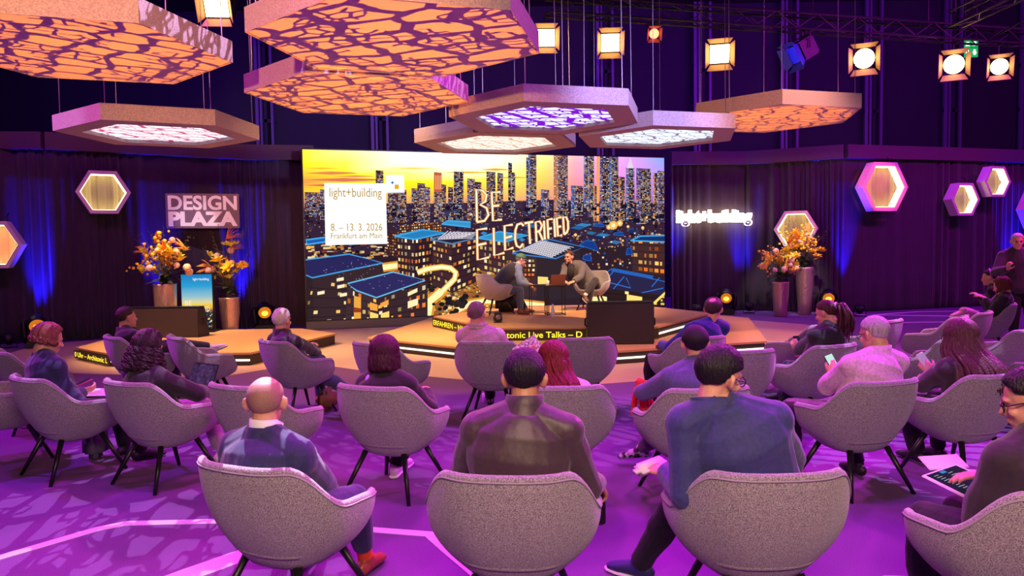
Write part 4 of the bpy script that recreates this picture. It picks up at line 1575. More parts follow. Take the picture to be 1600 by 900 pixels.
def make_chair(label, group):
    t = empty('lounge_chair', (0, 0, 0), 0, label, 'armchair', group)
    bm = B()
    NT, NV = 72, 12
    ths = [2 * PI * k / NT for k in range(NT)]
    ths = [x - 2 * PI if x > PI else x for x in ths]
    th_ = 0.036
    outer = [[bm.verts.new(shell_pt(th, v / NV, 0)) for th in ths] for v in range(NV + 1)]
    rim = []
    for k, (dz, of) in enumerate(((0.012, -0.004), (0.020, -th_ * .5), (0.012, -th_ + .004))):
        rim.append([bm.verts.new(shell_pt(th, 1, of) + V((0, 0, dz))) for th in ths])
    inner = [[bm.verts.new(shell_pt(th, v / NV, -th_)) for th in ths] for v in range(NV, 1, -2)]
    rows = outer + rim + inner
    for a, b in zip(rows, rows[1:]):
        for k in range(NT):
            bm.faces.new((a[k], a[(k + 1) % NT], b[(k + 1) % NT], b[k]))
    base = [[bm.verts.new((v.co.x * f, v.co.y * f, 0.285 - dz)) for v in outer[0]] for f, dz in ((0.8, 0.016), (0.4, 0.02))]
    for a, b in zip([outer[0]] + base, base):
        for k in range(NT):
            bm.faces.new((a[k], b[k], b[(k + 1) % NT], a[(k + 1) % NT]))
    bm.faces.new(base[-1])
    bm.faces.new(inner[-1])
    o = from_bm('seat_shell', bm, fabric_m, t, True)
    bm = B()
    tube(bm, [shell_pt(th, 0.985, 0.001) for th in ths], 0.0045, 5, closed=True)
    from_bm('piping', bm, pipe_m, t, True)
    bm = B()
    rr = [(0.02, .405), (.30, .405), (.325, .395), (.33, .37), (.31, .35)]
    rings = []
    for f, z in rr:
        rings.append([bm.verts.new((f * .80 * math.copysign(abs(math.sin(x)) ** .8, math.sin(x)), -f * .80 * math.copysign(abs(math.cos(x)) ** .8, math.cos(x)) + .03, z - .005)) for x in ths])
    for a, b in zip(rings, rings[1:]):
        for k in range(NT):
            bm.faces.new((a[k], a[(k + 1) % NT], b[(k + 1) % NT], b[k]))
    bm.faces.new(rings[0]); bm.faces.new(rings[-1])
    from_bm('seat_cushion', bm, fabric_m, t, True)
    for sx in (-1, 1):
        for sy in (-1, 1):
            bm = B()
            tube(bm, [(sx * .15, sy * .14, .295), (sx * .255, sy * .27, 0.0)], [.020, .0125], 12)
            from_bm('leg', bm, leg_m, t, True)
    return t


def yaw_to(x, y, tx=1.1, ty=14.0):
    return math.atan2(tx - x, ty - y)


AUD = 'grey lounge chairs of the audience'
# rim x, rim y (middle of the back's upper edge), turn added to facing the stage, words
chairs = {}
CH = [
    ('C1', -1.17, 2.98, 14, 'grey lounge chair of the bald man in the navy suit'),
    ('C2', -0.04, 2.78, 0, 'grey lounge chair of the man in the brown jacket'),
    ('C3', 1.02, 2.75, -2, 'grey lounge chair of the man in the blue jacket and glasses'),
    ('C4', 2.02, 2.50, -8, 'grey lounge chair cut by the lower right corner, below the tablet'),
    ('C5', -3.59, 5.30, 8, 'grey lounge chair of the auburn haired woman in the navy sweater at the left edge'),
    ('C6', -2.74, 5.05, 8, 'grey lounge chair of the curly haired person with the laptop'),
    ('C7', -1.89, 4.83, 10, 'empty grey lounge chair partly hidden behind the bald man'),
    ('C8', -0.96, 4.72, 10, 'grey lounge chair of the woman with the dark red bob'),
    ('C9', 0.30, 4.61, -2, 'grey lounge chair of the red haired woman, behind the man in the brown jacket'),
    ('C10', 1.23, 4.47, -10, 'grey lounge chair of the man in the cap, red scarf over its left arm'),
    ('C11', 2.41, 4.62, -10, 'grey lounge chair of the older man in the pink shirt'),
    ('C12', 3.25, 4.80, -6, 'grey lounge chair of the long haired woman at the right'),
    ('C14', -4.85, 6.85, 8, 'violet lit lounge chair at the left edge behind the auburn haired woman'),
    ('C14b', -4.42, 5.75, 14, 'lounge chair cut by the left edge, only its arm and a leg showing'),
    ('C15', -4.40, 7.95, 6, 'lounge chair of the dark haired man, left of the two before the left deck'),
    ('C16', -3.67, 7.85, 14, 'empty lounge chair behind the laptop, white sneaker beyond its arm'),
    ('C17', -2.45, 7.30, 14, 'lounge chair of the grey haired man in the black jacket'),
    ('C18', -1.40, 6.98, 16, 'empty lounge chair in front of the woman with the bob'),
    ('C19', -0.27, 6.94, 0, 'lounge chair of the man with the pale scarf, white mug under it'),
    ('C20', 0.71, 7.12, -8, 'empty lounge chair in front of the red haired woman'),
    ('C21', 1.86, 7.05, -14, 'lounge chair of the balding man in the blue sweater'),
    ('C22', 1.97, 6.08, -6, 'empty lounge chair with a white lit edge right of the man in glasses'),
    ('C23', 3.45, 8.05, -24, 'empty lounge chair left of the woman with the ponytail'),
    ('C24', 2.86, 6.36, -14, 'lounge chair of the woman with the ponytail'),
    ('C25', 4.36, 8.36, -4, 'empty lounge chair right behind the head of the man in the pink shirt'),
    ('C26', 4.15, 6.75, -16, 'empty lounge chair between the man in the pink shirt and the long haired woman'),
    ('C27', 5.30, 8.60, -5, 'empty lounge chair with a sloping arm left of the long hair, facing the stage'),
    ('C28', 5.95, 9.15, 0, 'empty lounge chair nearest in front of the seated woman with orange lanyard'),
    ('C31', 7.12, 10.4, 0, 'lounge chair of the brown haired woman with the orange lanyard'),
    ('C29', 5.15, 7.30, -10, 'empty violet edged lounge chair at the right edge behind the long haired woman'),
    ('C32', 6.75, 8.05, -10, 'lounge chair beyond the right edge, under the person with the pink trainer'),
    ('C30', 5.05, 6.30, -10, 'lounge chair cut by the right edge beside the long haired woman'),
]
c0 = make_chair(CH[0][4], AUD)
TREE = tree_of()
CHAIR = {}
for i, (k, x, y, dy, lab) in enumerate(CH):
    o = c0 if i == 0 else dup(c0, TREE, lab, AUD)
    yw = yaw_to(x, y) + R_(dy)
    f = V((math.sin(yw), math.cos(yw), 0))
    o.location = V((x, y, 0)) + f * 0.36
    o.rotation_euler = (0, 0, -yw)
    CHAIR[k] = (o.location.copy(), yw)
STG = 'pale lounge chairs on the stage'
for k, x, y, yw, lab in (('S1', -0.32, 14.35, R_(62), 'pale lounge chair on the stage under the man in the green cap'), ('S2', 1.62, 15.0, R_(-162), 'pale lounge chair on the stage under the man in the grey jacket')):
    o = dup(c0, TREE, lab, STG)
    o.location = (x, y, 0.401)
    o.rotation_euler = (0, 0, -yw)
    CHAIR[k] = (V((x, y, 0.4)), yw)

# ---------------------------------------------------------------- small table and things on the stage
def side_table(loc, label, h=0.56, w=0.36, d=0.36):
    t = empty('side_table', loc, R_(6), label, 'table', 'black side tables on the stage')
    bm = B()
    box(bm, (0, 0, h - .01), (w, d, .02), bev=.004)
    from_bm('table_top', bm, black_metal, t)
    for sx in (-1, 1):
        for sy in (-1, 1):
            bm = B()
            tube(bm, [(sx * (w/2 - .015), sy * (d/2 - .015), h - .02), (sx * (w/2 - .015), sy * (d/2 - .015), 0)], .007, 6)
            from_bm('leg', bm, black_metal, t)
    bm = B()
    a, b = w/2 - .015, d/2 - .015
    tube(bm, [(-a, -b, .03), (a, -b, .03), (a, b, .03), (-a, b, .03)], .005, 6, closed=True)
    from_bm('foot_rail', bm, black_metal, t)
    return t


side_table((0.52, 14.28, 0.401), 'black wire side table at the knees of the man in the green cap')
side_table((0.80, 13.86, 0.401), 'black wire side table under the laptop, right one')
lp = empty('laptop', (0.82, 13.88, 0.963), R_(20), 'open brown backed laptop on the stage side table', 'laptop')
bm = B()
box(bm, (0, 0, .006), (.30, .21, .012), bev=.004)
from_bm('keyboard_base', bm, mat('laptop_grey', (120, 110, 110), .4, .4), lp)
bm = B()
M = Matrix.Rotation(R_(-18), 4, 'X') @ Matrix.Translation((0, 0, .10))
box(bm, (0, 0, 0), (.30, .008, .20), Matrix.Translation((0, -.10, .01)) @ Matrix.Rotation(R_(14), 4, 'X') @ Matrix.Translation((0, 0, .10)), bev=.003)
from_bm('lid', bm, mat('laptop_brown', (130, 76, 62), .5), lp)
bm = B()
lathe(bm, [(.03, 0), (.034, .01), (.036, .09), (.033, .09), (.031, .012)], 16)
o = from_bm('drinking_glass', bm, mat('glass_pale', (230, 235, 235), .1), None, True)
o.location = (0.665, 13.80, 0.963)
tag(o, 'small pale glass on the side table beside the laptop', 'glass')
bm = B()
lathe(bm, [(.028, 0), (.034, .01), (.034, .12), (.018, .17), (.014, .22), (.016, .235)], 16)
o = from_bm('water_bottle', bm, mat('glass_pale', (230, 235, 235), .1), None, True)
o.location = (0.74, 13.5, 0.4)
tag(o, 'clear water bottle standing on the stage floor under the side table', 'bottle')
bm = B()
box(bm, (0, 0, .19), (.44, .20, .38), bev=.07)
o = from_bm('shoulder_bag', bm, mat('bag_black', (26, 22, 26), .7, bump=(14, .5)), None, True)
for f in o.data.polygons: f.use_smooth = True
o.location = (-0.12, 14.72, 0.4); o.rotation_euler = (0, 0, R_(-10))
tag(o, 'black bag standing under the left stage chair', 'bag')

# white mug on the floor
mg = empty('mug', (-0.30, 7.92, 0), R_(-20), 'white mug on the floor behind the chair leg of the man with the pale scarf', 'mug')
mug_m = mat('mug_white', (225, 215, 222), .3)
bm = B()
lathe(bm, [(.036, 0), (.042, .006), (.043, .10), (.039, .10), (.037, .012)], 20)
from_bm('cup', bm, mug_m, mg, True)
bm = B()
tube(bm, [(.041, 0, .08), (.068, 0, .078), (.072, 0, .05), (.062, 0, .028), (.041, 0, .022)], .007, 8)
from_bm('handle', bm, mug_m, mg, True)

# white hexagon lines on the carpet
floor_stripe([(-3.3, 3.45), (-2.84, 3.98), (-2.53, 4.38), (-2.40, 4.47), (-1.88, 4.48), (-1.4, 4.47)], 0.075)
floor_stripe([(-2.1, 3.2), (-1.7, 3.72), (-1.49, 3.97), (-1.2, 4.2)], 0.16)
floor_stripe([(-1.3, 4.30), (-0.88, 4.31), (-0.5, 4.22), (-0.37, 3.98), (-0.1, 3.5)], 0.075)
floor_stripe([(8.2, 17.0), (9.0, 17.35), (9.75, 17.70), (11.2, 17.65)], 0.12)
floor_stripe([(8.0, 17.1), (8.62, 16.95), (9.3, 16.70), (9.9, 16.45), (11.0, 16.4)], 0.12)
floor_stripe([(7.6, 15.3), (8.51, 15.32), (9.6, 15.25)], 0.10)

# ================================================================ people
def hair_mat(name, c, c2=None):
    return mat(name, c, 0.5, spec=0.3, noise=(1.0, tuple(int(v * 1.25 + 4) for v in c), 0.2, (110, 110, 9)), bump=(1.0, 0.55, (120, 120, 9)))


def cloth_mat(name, c, rough=0.85, fold=0.5, sheen=0.2, c2=None):
    return mat(name, c, rough, noise=(60, c2 or tuple(int(v * .82) for v in c), 0.25), bump=(9, fold, (1, 1, 0.55)), sheen=sheen)


SKIN = mat('skin', (216, 160, 136), 0.5, noise=(30, (206, 146, 122), 0.3))
SKIN2 = mat('skin_tan', (196, 138, 110), 0.5, noise=(30, (184, 126, 100), 0.3))


def ik(a, t, l1, l2, pole):
    a, t = V(a), V(t)
    d = t - a
    L = min(d.length, (l1 + l2) * .999)
    d.normalize()
    t = a + d * L
    x = (l1 * l1 - l2 * l2 + L * L) / (2 * L)
    h = math.sqrt(max(1e-6, l1 * l1 - x * x))
    p = V(pole) - d * d.dot(V(pole))
    if p.length < 1e-4:
        p = frame_for(d)[0]
    p.normalize()
    return a + d * x + p * h, t


def rotm(yaw, pitch=0, roll=0):
    """yaw to the right, pitch down, roll to the right shoulder; columns are right, forward, up"""
    return (Matrix.Rotation(R_(-yaw), 3, 'Z') @ Matrix.Rotation(R_(-pitch), 3, 'X') @ Matrix.Rotation(R_(roll), 3, 'Y'))


SKULL_C, SKULL_R = V((0, -0.012, 0.030)), V((0.077, 0.097, 0.087))
FINE, MID, FAR = 0.0066, 0.0085, 0.011


def head_shapes(bm, C, H, s=1.0):
    def P(x, y, z):
        return C + H @ (V((x, y, z)) * s)

    def E(c, r, M=None):
        ball(bm, P(*c), [v * s for v in r], H if M is None else H @ M, 20, 14)
    E(SKULL_C, SKULL_R)
    E((0, 0.022, -0.030), (0.060, 0.070, 0.078))
    E((0, 0.045, -0.072), (0.042, 0.046, 0.040))
    E((0, 0.078, -0.098), (0.022, 0.020, 0.018))
    E((0, 0.072, 0.026), (0.052, 0.022, 0.014))
    E((0.038, 0.066, -0.022), (0.022, 0.020, 0.020))
    E((-0.038, 0.066, -0.022), (0.022, 0.020, 0.020))
    tube(bm, [P(0, .080, .020), P(0, .094, .002), P(0, .110, -.022), P(0, .094, -.034)], [.008 * s, .010 * s, .014 * s, .010 * s], 10)
    E((0, 0.090, -0.056), (0.022, 0.012, 0.0065))
    E((0, 0.088, -0.066), (0.019, 0.012, 0.007))
    for sx in (-1, 1):
        tube(bm, [P(sx * .074, -.008, .020), P(sx * .086, -.020, .020), P(sx * .090, -.022, .002), P(sx * .084, -.014, -.020), P(sx * .073, -.004, -.032)],
             [.009 * s, .012 * s, .011 * s, .010 * s, .007 * s], 8)
        E((sx * .078, -.008, -.004), (.008, .018, .026))


def hand_shapes(bm, W, d, n, side, curl=35, s=1.0, spread=0.0):
    """palm, four bent fingers of unequal length and a thumb from the side of the palm; d = finger direction, n = palm side, side = +1 if the thumb is on d x n"""
    d = V(d).normalized()
    n = V(n)
    n = (n - d * d.dot(n)).normalized()
    x = d.cross(n).normalized() * side
    tube(bm, [W - d * .02 * s, W + d * .02 * s, W + d * .055 * s, W + d * .088 * s], [.026 * s, .036 * s, .041 * s, .038 * s], 12, side=x, rad2=[.020 * s, .017 * s, .015 * s, .012 * s])
    for i, L in enumerate((.074, .084, .078, .060)):
        off = (.030 - i * .0205) * s
        p = W + d * (.082 - .004 * abs(i - 1)) * s + x * off
        pts = [p - d * .02 * s, p]
        a = R_(curl) * .55
        dd = d + x * (off * spread)
        for k, f in enumerate((.46, .31, .23)):
            q = (dd * math.cos(a) + n * math.sin(a)).normalized()
            p = p + q * (L * f * s)
            pts.append(p)
            a += R_(curl) * (1.0 if k == 0 else .7)
        tube(bm, pts, [.0095 * s, .0098 * s, .009 * s, .0085 * s, .0062 * s], 8)
    p = W + d * .018 * s + x * .026 * s
    pts = [p - x * .012 * s]
    for f, a in ((.040, 42), (.032, 26), (.026, 12)):
        q = (d * math.cos(R_(a)) + x * math.sin(R_(a)) + n * .45).normalized()
        p = p + q * (f * s)
        pts.append(p)
    tube(bm, pts, [.014 * s, .0125 * s, .0105 * s, .0078 * s], 8)


def hair_cap(name, C, H, tf, m, body, s=1.0, nu=56, nv=36, jitter=0.0, seed=0):
    """hair as a skin over the skull whose thickness tf(azimuth from the face, elevation) sinks below the scalp where there is none"""
    r = random.Random(seed)
    bm = B()
    rows = []
    for j in range(nv + 1):
        el = -90 + 180 * j / nv
        row = []
        for i in range(nu):
            az = 360 * i / nu - 180
            t = tf(abs(az), el) + (r.gauss(0, jitter) if jitter else 0)
            e, a = R_(el), R_(az)
            u = V((math.sin(a) * math.cos(e), math.cos(a) * math.cos(e), math.sin(e)))
            q = SKULL_C + V((u.x * (SKULL_R.x + t), u.y * (SKULL_R.y + t), u.z * (SKULL_R.z + t)))
            row.append(bm.verts.new(C + H @ (q * s)))
        rows.append(row)
    for a, b in zip(rows, rows[1:]):
        for k in range(nu):
            bm.faces.new((a[k], a[(k + 1) % nu], b[(k + 1) % nu], b[k]))
    bmesh.ops.remove_doubles(bm, verts=bm.verts, dist=1e-5)
    return from_bm(name, bm, m, body, True)


def hairline(az):
    pts = ((0, 36), (45, 30), (62, 10), (82, 4), (98, -6), (112, -40), (180, -58))
    for (a0, e0), (a1, e1) in zip(pts, pts[1:]):
        if az <= a1:
            return e0 + (e1 - e0) * (az - a0) / (a1 - a0)
    return -48


def tf_short(th=0.012, up=0.0):
    def f(az, el):
        k = sstep(-4, 10, el - hairline(az))
        return -0.012 + (th * (.38 + .62 * sstep(-45, 15, el)) + up * sstep(20, 70, el) + 0.012) * k
    return f


def tf_balding(az, el):
    k = sstep(-4, 10, el - hairline(az))
    ca = math.cos(R_(az)) * math.cos(R_(el))
    crown = math.degrees(math.acos(max(-1, min(1, -ca * math.cos(R_(58)) + math.sin(R_(el)) * math.sin(R_(58))))))
    b = sstep(40, 20, crown)
    return -0.012 + 0.026 * k * (1 - 0.75 * b)


def tf_shaved(az, el):
    k = sstep(-3, 6, el - hairline(az)) * sstep(58, 40, el)
    return -0.008 + 0.0095 * k


def locks(name, C, H, m, body, length, n=90, s=1.0, az0=62, curl=0.0, rad=0.013, back=0.05, seed=1, down=None, flare=0.0, wave=0.01, drape=0.0):
    """strands from the crown over the skull, then hanging; the face stays free"""
    r = random.Random(seed)
    bm = B()
    down = V(down or (0, 0, -1))
    for k in range(n):
        az = r.uniform(az0, 360 - az0)
        u0 = r.uniform(60, 88)
        pts, rad_ = [], []
        nh = 7
        for q in range(nh):
            el = u0 + (-14 - u0) * q / (nh - 1)
            a, e = R_(az if az <= 180 else az - 360), R_(el)
            t = 0.010 + .006 * r.random()
            p = SKULL_C + V((math.sin(a) * math.cos(e) * (SKULL_R.x + t), math.cos(a) * math.cos(e) * (SKULL_R.y + t), math.sin(e) * (SKULL_R.z + t)))
            pts.append(C + H @ (p * s))
        out = (pts[-1] - C)
        out.z = 0
        out.normalize()
        bk = H @ V((0, -1, 0))
        L = length * r.uniform(.86, 1.06)
        if curl:
            nn = 26
        else:
            nn = 7
        st = pts[-1]
        ph = r.uniform(0, 6)
        for q in range(1, nn + 1):
            f = q / nn
            p = st + down * (L * f) + out * (flare * f) + bk * (back * f * (1 if abs(az - 180) < 80 else .3))
            if drape and L * f > .10:
                p += bk * min(drape, (L * f - .10) * .8)
            p += V((math.cos(ph + f * (5 + curl * 14)), math.sin(ph + f * (5 + curl * 14)), 0)) * (wave if not curl else .017)
            pts.append(p)
        N = len(pts)
        rr = [rad * s * (.7 + .5 * math.sin(PI * min(1, (i + 1) / N))) for i in range(N)]
        rr[-1] = rad * .25
        tube(bm, pts, rr, 6, side=None)
    return from_bm(name, bm, m, body, True)


def person(label, hip, yaw, head, hrot, top, legs, hands=None, feet=None, skin=SKIN, k=1.0, voxel=MID, hs=1.0, twist=0, sleeve=1.0, collar=0.035, cuff=1.0, shoe=None, sole=None,
           e_top=0.024, elbow=None, knee=None, shoulder=0.170, standing=False, boff=(0, 0, 0), back=0.0, sock=None, hem=-0.12):
    """one seated or standing figure; world coordinates; hands/feet = (left, right)"""
    hip, C = V(hip), V(head)
    loc = V((hip.x, hip.y, 0))
    H = rotm(*hrot)
    T = rotm(yaw + twist)
    f, r = T @ V((0, 1, 0)), T @ V((1, 0, 0))
    fh, rh = rotm(yaw) @ V((0, 1, 0)), rotm(yaw) @ V((1, 0, 0))
    neck = C + H @ V((0, -.028, -.085)) * hs
    dn = (hip - neck).normalized()
    base = neck + dn * .062 - f * (.012 + back) + V(boff)
    up = (base - hip)
    Lt = up.length
    upn = up.normalized()
    SH = base - upn * .070
    sh = [SH - r * shoulder * k, SH + r * shoulder * k]
    hj = [hip - rh * .09, hip + rh * .09]
    if hands is None:
        hands = [(hip + fh * .33 - rh * .07 + V((0, 0, .16)), None, None, 40), (hip + fh * .33 + rh * .07 + V((0, 0, .16)), None, None, 40)]
    flr = 0.0
    if feet is None:
        feet = [(hip + fh * .47 - rh * .13 - V((0, 0, hip.z - .088 - flr)), None), (hip + fh * .47 + rh * .13 - V((0, 0, hip.z - .088 - flr)), None)]
    arms, lg = [], []
    for i, sx in ((0, -1), (1, 1)):
        pole = (elbow[i] if elbow and elbow[i] is not None else (r * sx * .7 - fh * .45 - V((0, 0, .75))))
        el, wr = ik(sh[i], hands[i][0], .285 * k ** .5, .255 * k ** .5, pole)
        arms.append((sh[i], el, wr))
        a = V(feet[i][0])
        if a.z < 0.05 and not standing or abs(a.z - hip.z) < .01:
            a = V((a.x, a.y, .088))
        pole = (knee[i] if knee and knee[i] is not None else (fh * .7 + V((0, 0, .8)) + rh * sx * .15))
        kn, an = ik(hj[i], a, .42, .385, pole)
        lg.append((hj[i], kn, an))

    def torso(bm, e, s0):
        tab = ((-.12, .135, .10), (0.0, .168, .122), (.2, .158, .115), (.45, .168, .120), (.7, .186, .124), (.86, .166, .106), (.97, .10, .082), (1.04, .066, .066))
        pts, ra, rb = [], [], []
        for s, a, b in tab:
            if s < s0:
                continue
            bulge = -.035 * math.sin(PI * min(1, max(0, s)) ** 1.2)
            pts.append(hip + up * s + f * bulge)
            ra.append(a * k + e)
            rb.append(b * k + e)
        tube(bm, pts, ra, 20, side=r, rad2=rb)
        for q in sh:
            tube(bm, [base + upn * .015, base * .55 + q * .45 + upn * .004, q], [.050 * k + e, .056 * k + e, .058 * k + e], 12)
            ball(bm, q, .062 * k + e * .9)

    def arm(bm, i, e, to=1.0):
        a, el, wr = arms[i]
        w2 = el + (wr - el) * to
        tube(bm, [a, a * .6 + el * .4, el], [.056 * k + e, .052 * k + e, .043 * k + e], 12)
        ball(bm, el, .044 * k + e)
        tube(bm, [el, el * .6 + w2 * .4, w2], [.044 * k + e, .042 * k + e, .029 + e + (1 - to) * .012], 12)

    def leg(bm, i, e, to=1.0):
        a, kn, an = lg[i]
        q = kn + (an - kn) * to
        tube(bm, [a, a * .5 + kn * .5, kn], [.088 * k + e, .076 * k + e, .058 * k + e], 14)
        ball(bm, kn, .059 * k + e)
        tube(bm, [kn, kn * .65 + q * .35, q], [.057 * k + e, .056 * k + e * 1.1, .038 + e * 1.25], 14)

    # the body: head, neck, trunk, arms with hands, legs: one continuous skin
    bm = B()
    head_shapes(bm, C, H, hs)
    tube(bm, [C + H @ V((0, -.02, -.02)), neck, base - upn * .03], [.054 * hs, .056, .066], 14)
    torso(bm, -.012, -1)
    for i, sx in ((0, -1), (1, 1)):
        arm(bm, i, -.006 if sleeve > .5 else 0)
        leg(bm, i, -.012)
        h = hands[i]
        wr, el = arms[i][2], arms[i][1]
        d = V(h[1]) if h[1] is not None else (wr - el).normalized() + V((0, 0, -.25))
        n = V(h[2]) if h[2] is not None else V((0, 0, -1))
        dd = d.normalized()
        nn = (n - dd * dd.dot(n)).normalized()
        th = V(h[4]) if len(h) > 4 else (V((0, 0, 1)) * .3 - rh * sx)
        side = 1 if dd.cross(nn).dot(th) > 0 else -1
        hand_shapes(bm, wr, dd, nn, side, h[3])
    for v in bm.verts:
        v.co -= loc
    body = link('person', remeshed(bm, voxel, 3, .5), skin, None, True)
    body.location = loc
    tag(body, label, 'person')

    def part(name, fn, m, vx=voxel, sm=5, fold=0.0):
        bm = B()
        fn(bm)
        for v in bm.verts:
            v.co -= loc
        me = remeshed(bm, vx, sm, .5)
        if fold:
            n = len(me.vertices)
            co, no = np.empty(n * 3), np.empty(n * 3)
            me.vertices.foreach_get('co', co)
            me.vertices.foreach_get('normal', no)
            co, no = co.reshape(-1, 3), no.reshape(-1, 3)
            ax = np.array(upn)
            al = co @ ax
            q = (co - al[:, None] * ax) * 5.5 + (al * 13)[:, None] * ax + np.array(loc) * 3
            w = np.zeros(n)
            rg = np.random.RandomState(len(label))
            for i in range(9):
                k_ = rg.normal(size=3)
                k_ *= (1.6 + .45 * i) / np.linalg.norm(k_)
                w += np.sin(q @ k_ + rg.uniform(0, 6) + 1.3 * np.sin(q @ rg.normal(size=3) * .8)) * (.8 / (1 + .35 * i))
            co = co + no * (fold * (w * .32 - .1))[:, None]
            me.vertices.foreach_set('co', co.ravel())
            me.update()
        return link(name, me, m, body, True)

    def top_fn(bm):
        torso(bm, e_top, hem - .01)
        for i in (0, 1):
            if sleeve > 0:
                arm(bm, i, e_top * .9, sleeve - .06)
        ball(bm, base - upn * .035 - f * .01, (.105 * k, .088, .055), T)
        if collar:
            tube(bm, [base - upn * .04, base, base - dn * collar], [.098, .080, .072], 16)
    names = top if isinstance(top, (list, tuple)) else ('jacket', top)
    jk = part(names[0], top_fn, names[1], fold=.013)

    def leg_fn(bm):
        ball(bm, hip + V((0, 0, .0)), (.165 * k, .135 * k, .125), rotm(yaw))
        for i in (0, 1):
            leg(bm, i, .014, cuff)
    ln = legs if isinstance(legs, (list, tuple)) else ('trousers', legs)
    part(ln[0], leg_fn, ln[1], fold=.010)
    if sock:
        for i in (0, 1):
            a, kn, an = lg[i]
            part('sock', lambda bm: tube(bm, [kn + (an - kn) * .72, kn + (an - kn) * 1.02], [.043, .040], 12), sock, vx=.008)
    shoe = shoe or mat('shoe_black', (26, 24, 28), .5)
    for i in (0, 1):
        a, kn, an = lg[i]
        d = V(feet[i][1]) if feet[i][1] is not None else fh + rh * (-.2 if i == 0 else .2)
        d.normalize()
        u = V(feet[i][2]) if len(feet[i]) > 2 else V((0, 0, 1))
        u = (u - d * d.dot(u)).normalized()
        x = d.cross(u)
        g = an - u * .088

        def shoe_fn(bm):
            tube(bm, [g + d * a_ + u * b_ for a_, b_ in ((-.072, .034), (-.05, .045), (.0, .052), (.06, .046), (.12, .036), (.172, .028), (.19, .024))], [.018, .034, .037, .041, .045, .034, .014], 14, side=x, rad2=[.026, .040, .046, .038, .029, .020, .010])
            tube(bm, [an + u * .02, g + u * .04], [.043, .042], 12)
        s = part('shoe', shoe_fn, shoe, vx=.008, sm=3)
        if sole:
            bm = B()
            tube(bm, [g + d * a_ + u * .011 - loc for a_ in (-.08, -.05, 0, .06, .12, .175, .2)], [.02, .037, .038, .043, .048, .038, .014], 14, side=x, rad2=[.008] + [.013] * 5 + [.008])
            from_bm('sole', bm, sole, s, True)
    body['loc'] = tuple(loc)
    info = dict(body=body, C=C - loc, H=H, loc=loc, f=f, r=r, base=base - loc, neck=neck - loc, up=upn, sh=[q - loc for q in sh], wr=[a[2] for a in arms], el=[a[1] for a in arms], kn=[q[1] for q in lg], hs=hs)
    del body['loc']
    return info


def part_of(P, name, bm, m, smooth=True):
    return from_bm(name, bm, m, P['body'], smooth)


def collar_band(P, m, h=.045, name='collar', r0=.082, r1=.072, lift=0.0, open_=70):
    """turned-up band of cloth round the nape, open at the throat"""
    ax = (P['neck'] - P['base']).normalized()
    x = P['r']
    y = x.cross(ax) * -1
    if y.dot(P['f']) < 0:
        y = -y
    bm = B()
    rows = []
    n = 30
    for z, rr in ((-.022, r0 * 1.12), (0, r0), (h * .6, r1), (h, r1 * .99), (h * 1.03, r1 * .93), (h * .4, r1 * .92)):
        row = []
        for i in range(n + 1):
            a = R_(90 + open_ / 2 + (360 - open_) * i / n)
            k = max(0, math.sin(a))
            row.append(bm.verts.new(P['base'] + ax * (lift + z * (1 - .25 * k) - .012 * k) + x * (rr * math.cos(a)) + y * (rr * math.sin(a) * (1.05 + .25 * k) + .004)))
        rows.append(row)
    for a, b in zip(rows, rows[1:]):
        for k in range(n):
            bm.faces.new((a[k], a[k + 1], b[k + 1], b[k]))
    return part_of(P, name, bm, m)


def glasses(P, m=None):
    m = m or mat('glasses_black', (20, 18, 22), .3)
    C, H = P['C'], P['H']
    bm = B()

    def Q(x, y, z):
        return C + H @ V((x, y, z))
    for sx in (-1, 1):
        tube(bm, [Q(sx * (.034 + .025 * math.cos(a)), .098 - .006 * abs(math.cos(a)), .004 + .020 * math.sin(a)) for a in [2 * PI * q / 14 for q in range(14)]], .0028, 6, closed=True)
        tube(bm, [Q(sx * .058, .092, .010), Q(sx * .080, .06, .012), Q(sx * .088, -.01, .014), Q(sx * .088, -.03, .002)], .0026, 6)
    tube(bm, [Q(-.010, .103, .006), Q(0, .106, .010), Q(.010, .103, .006)], .0026, 6)
    return part_of(P, 'glasses', bm, m)


def eyes(P):
    C, H = P['C'], P['H']
    for sx in (-1, 1):
        bm = B()
        ball(bm, C + H @ V((sx * .030, .083, .006)), (.0125, .008, .008), H, 10, 8)
        part_of(P, 'eye', bm, mat('eye_dark', (40, 26, 24), .25))
        bm = B()
        tube(bm, [C + H @ V((sx * .014, .096, .024)), C + H @ V((sx * .032, .095, .029)), C + H @ V((sx * .050, .084, .023))], [.003, .004, .002], 6)
        part_of(P, 'eyebrow', bm, mat('brow_brown', (70, 48, 38), .7))


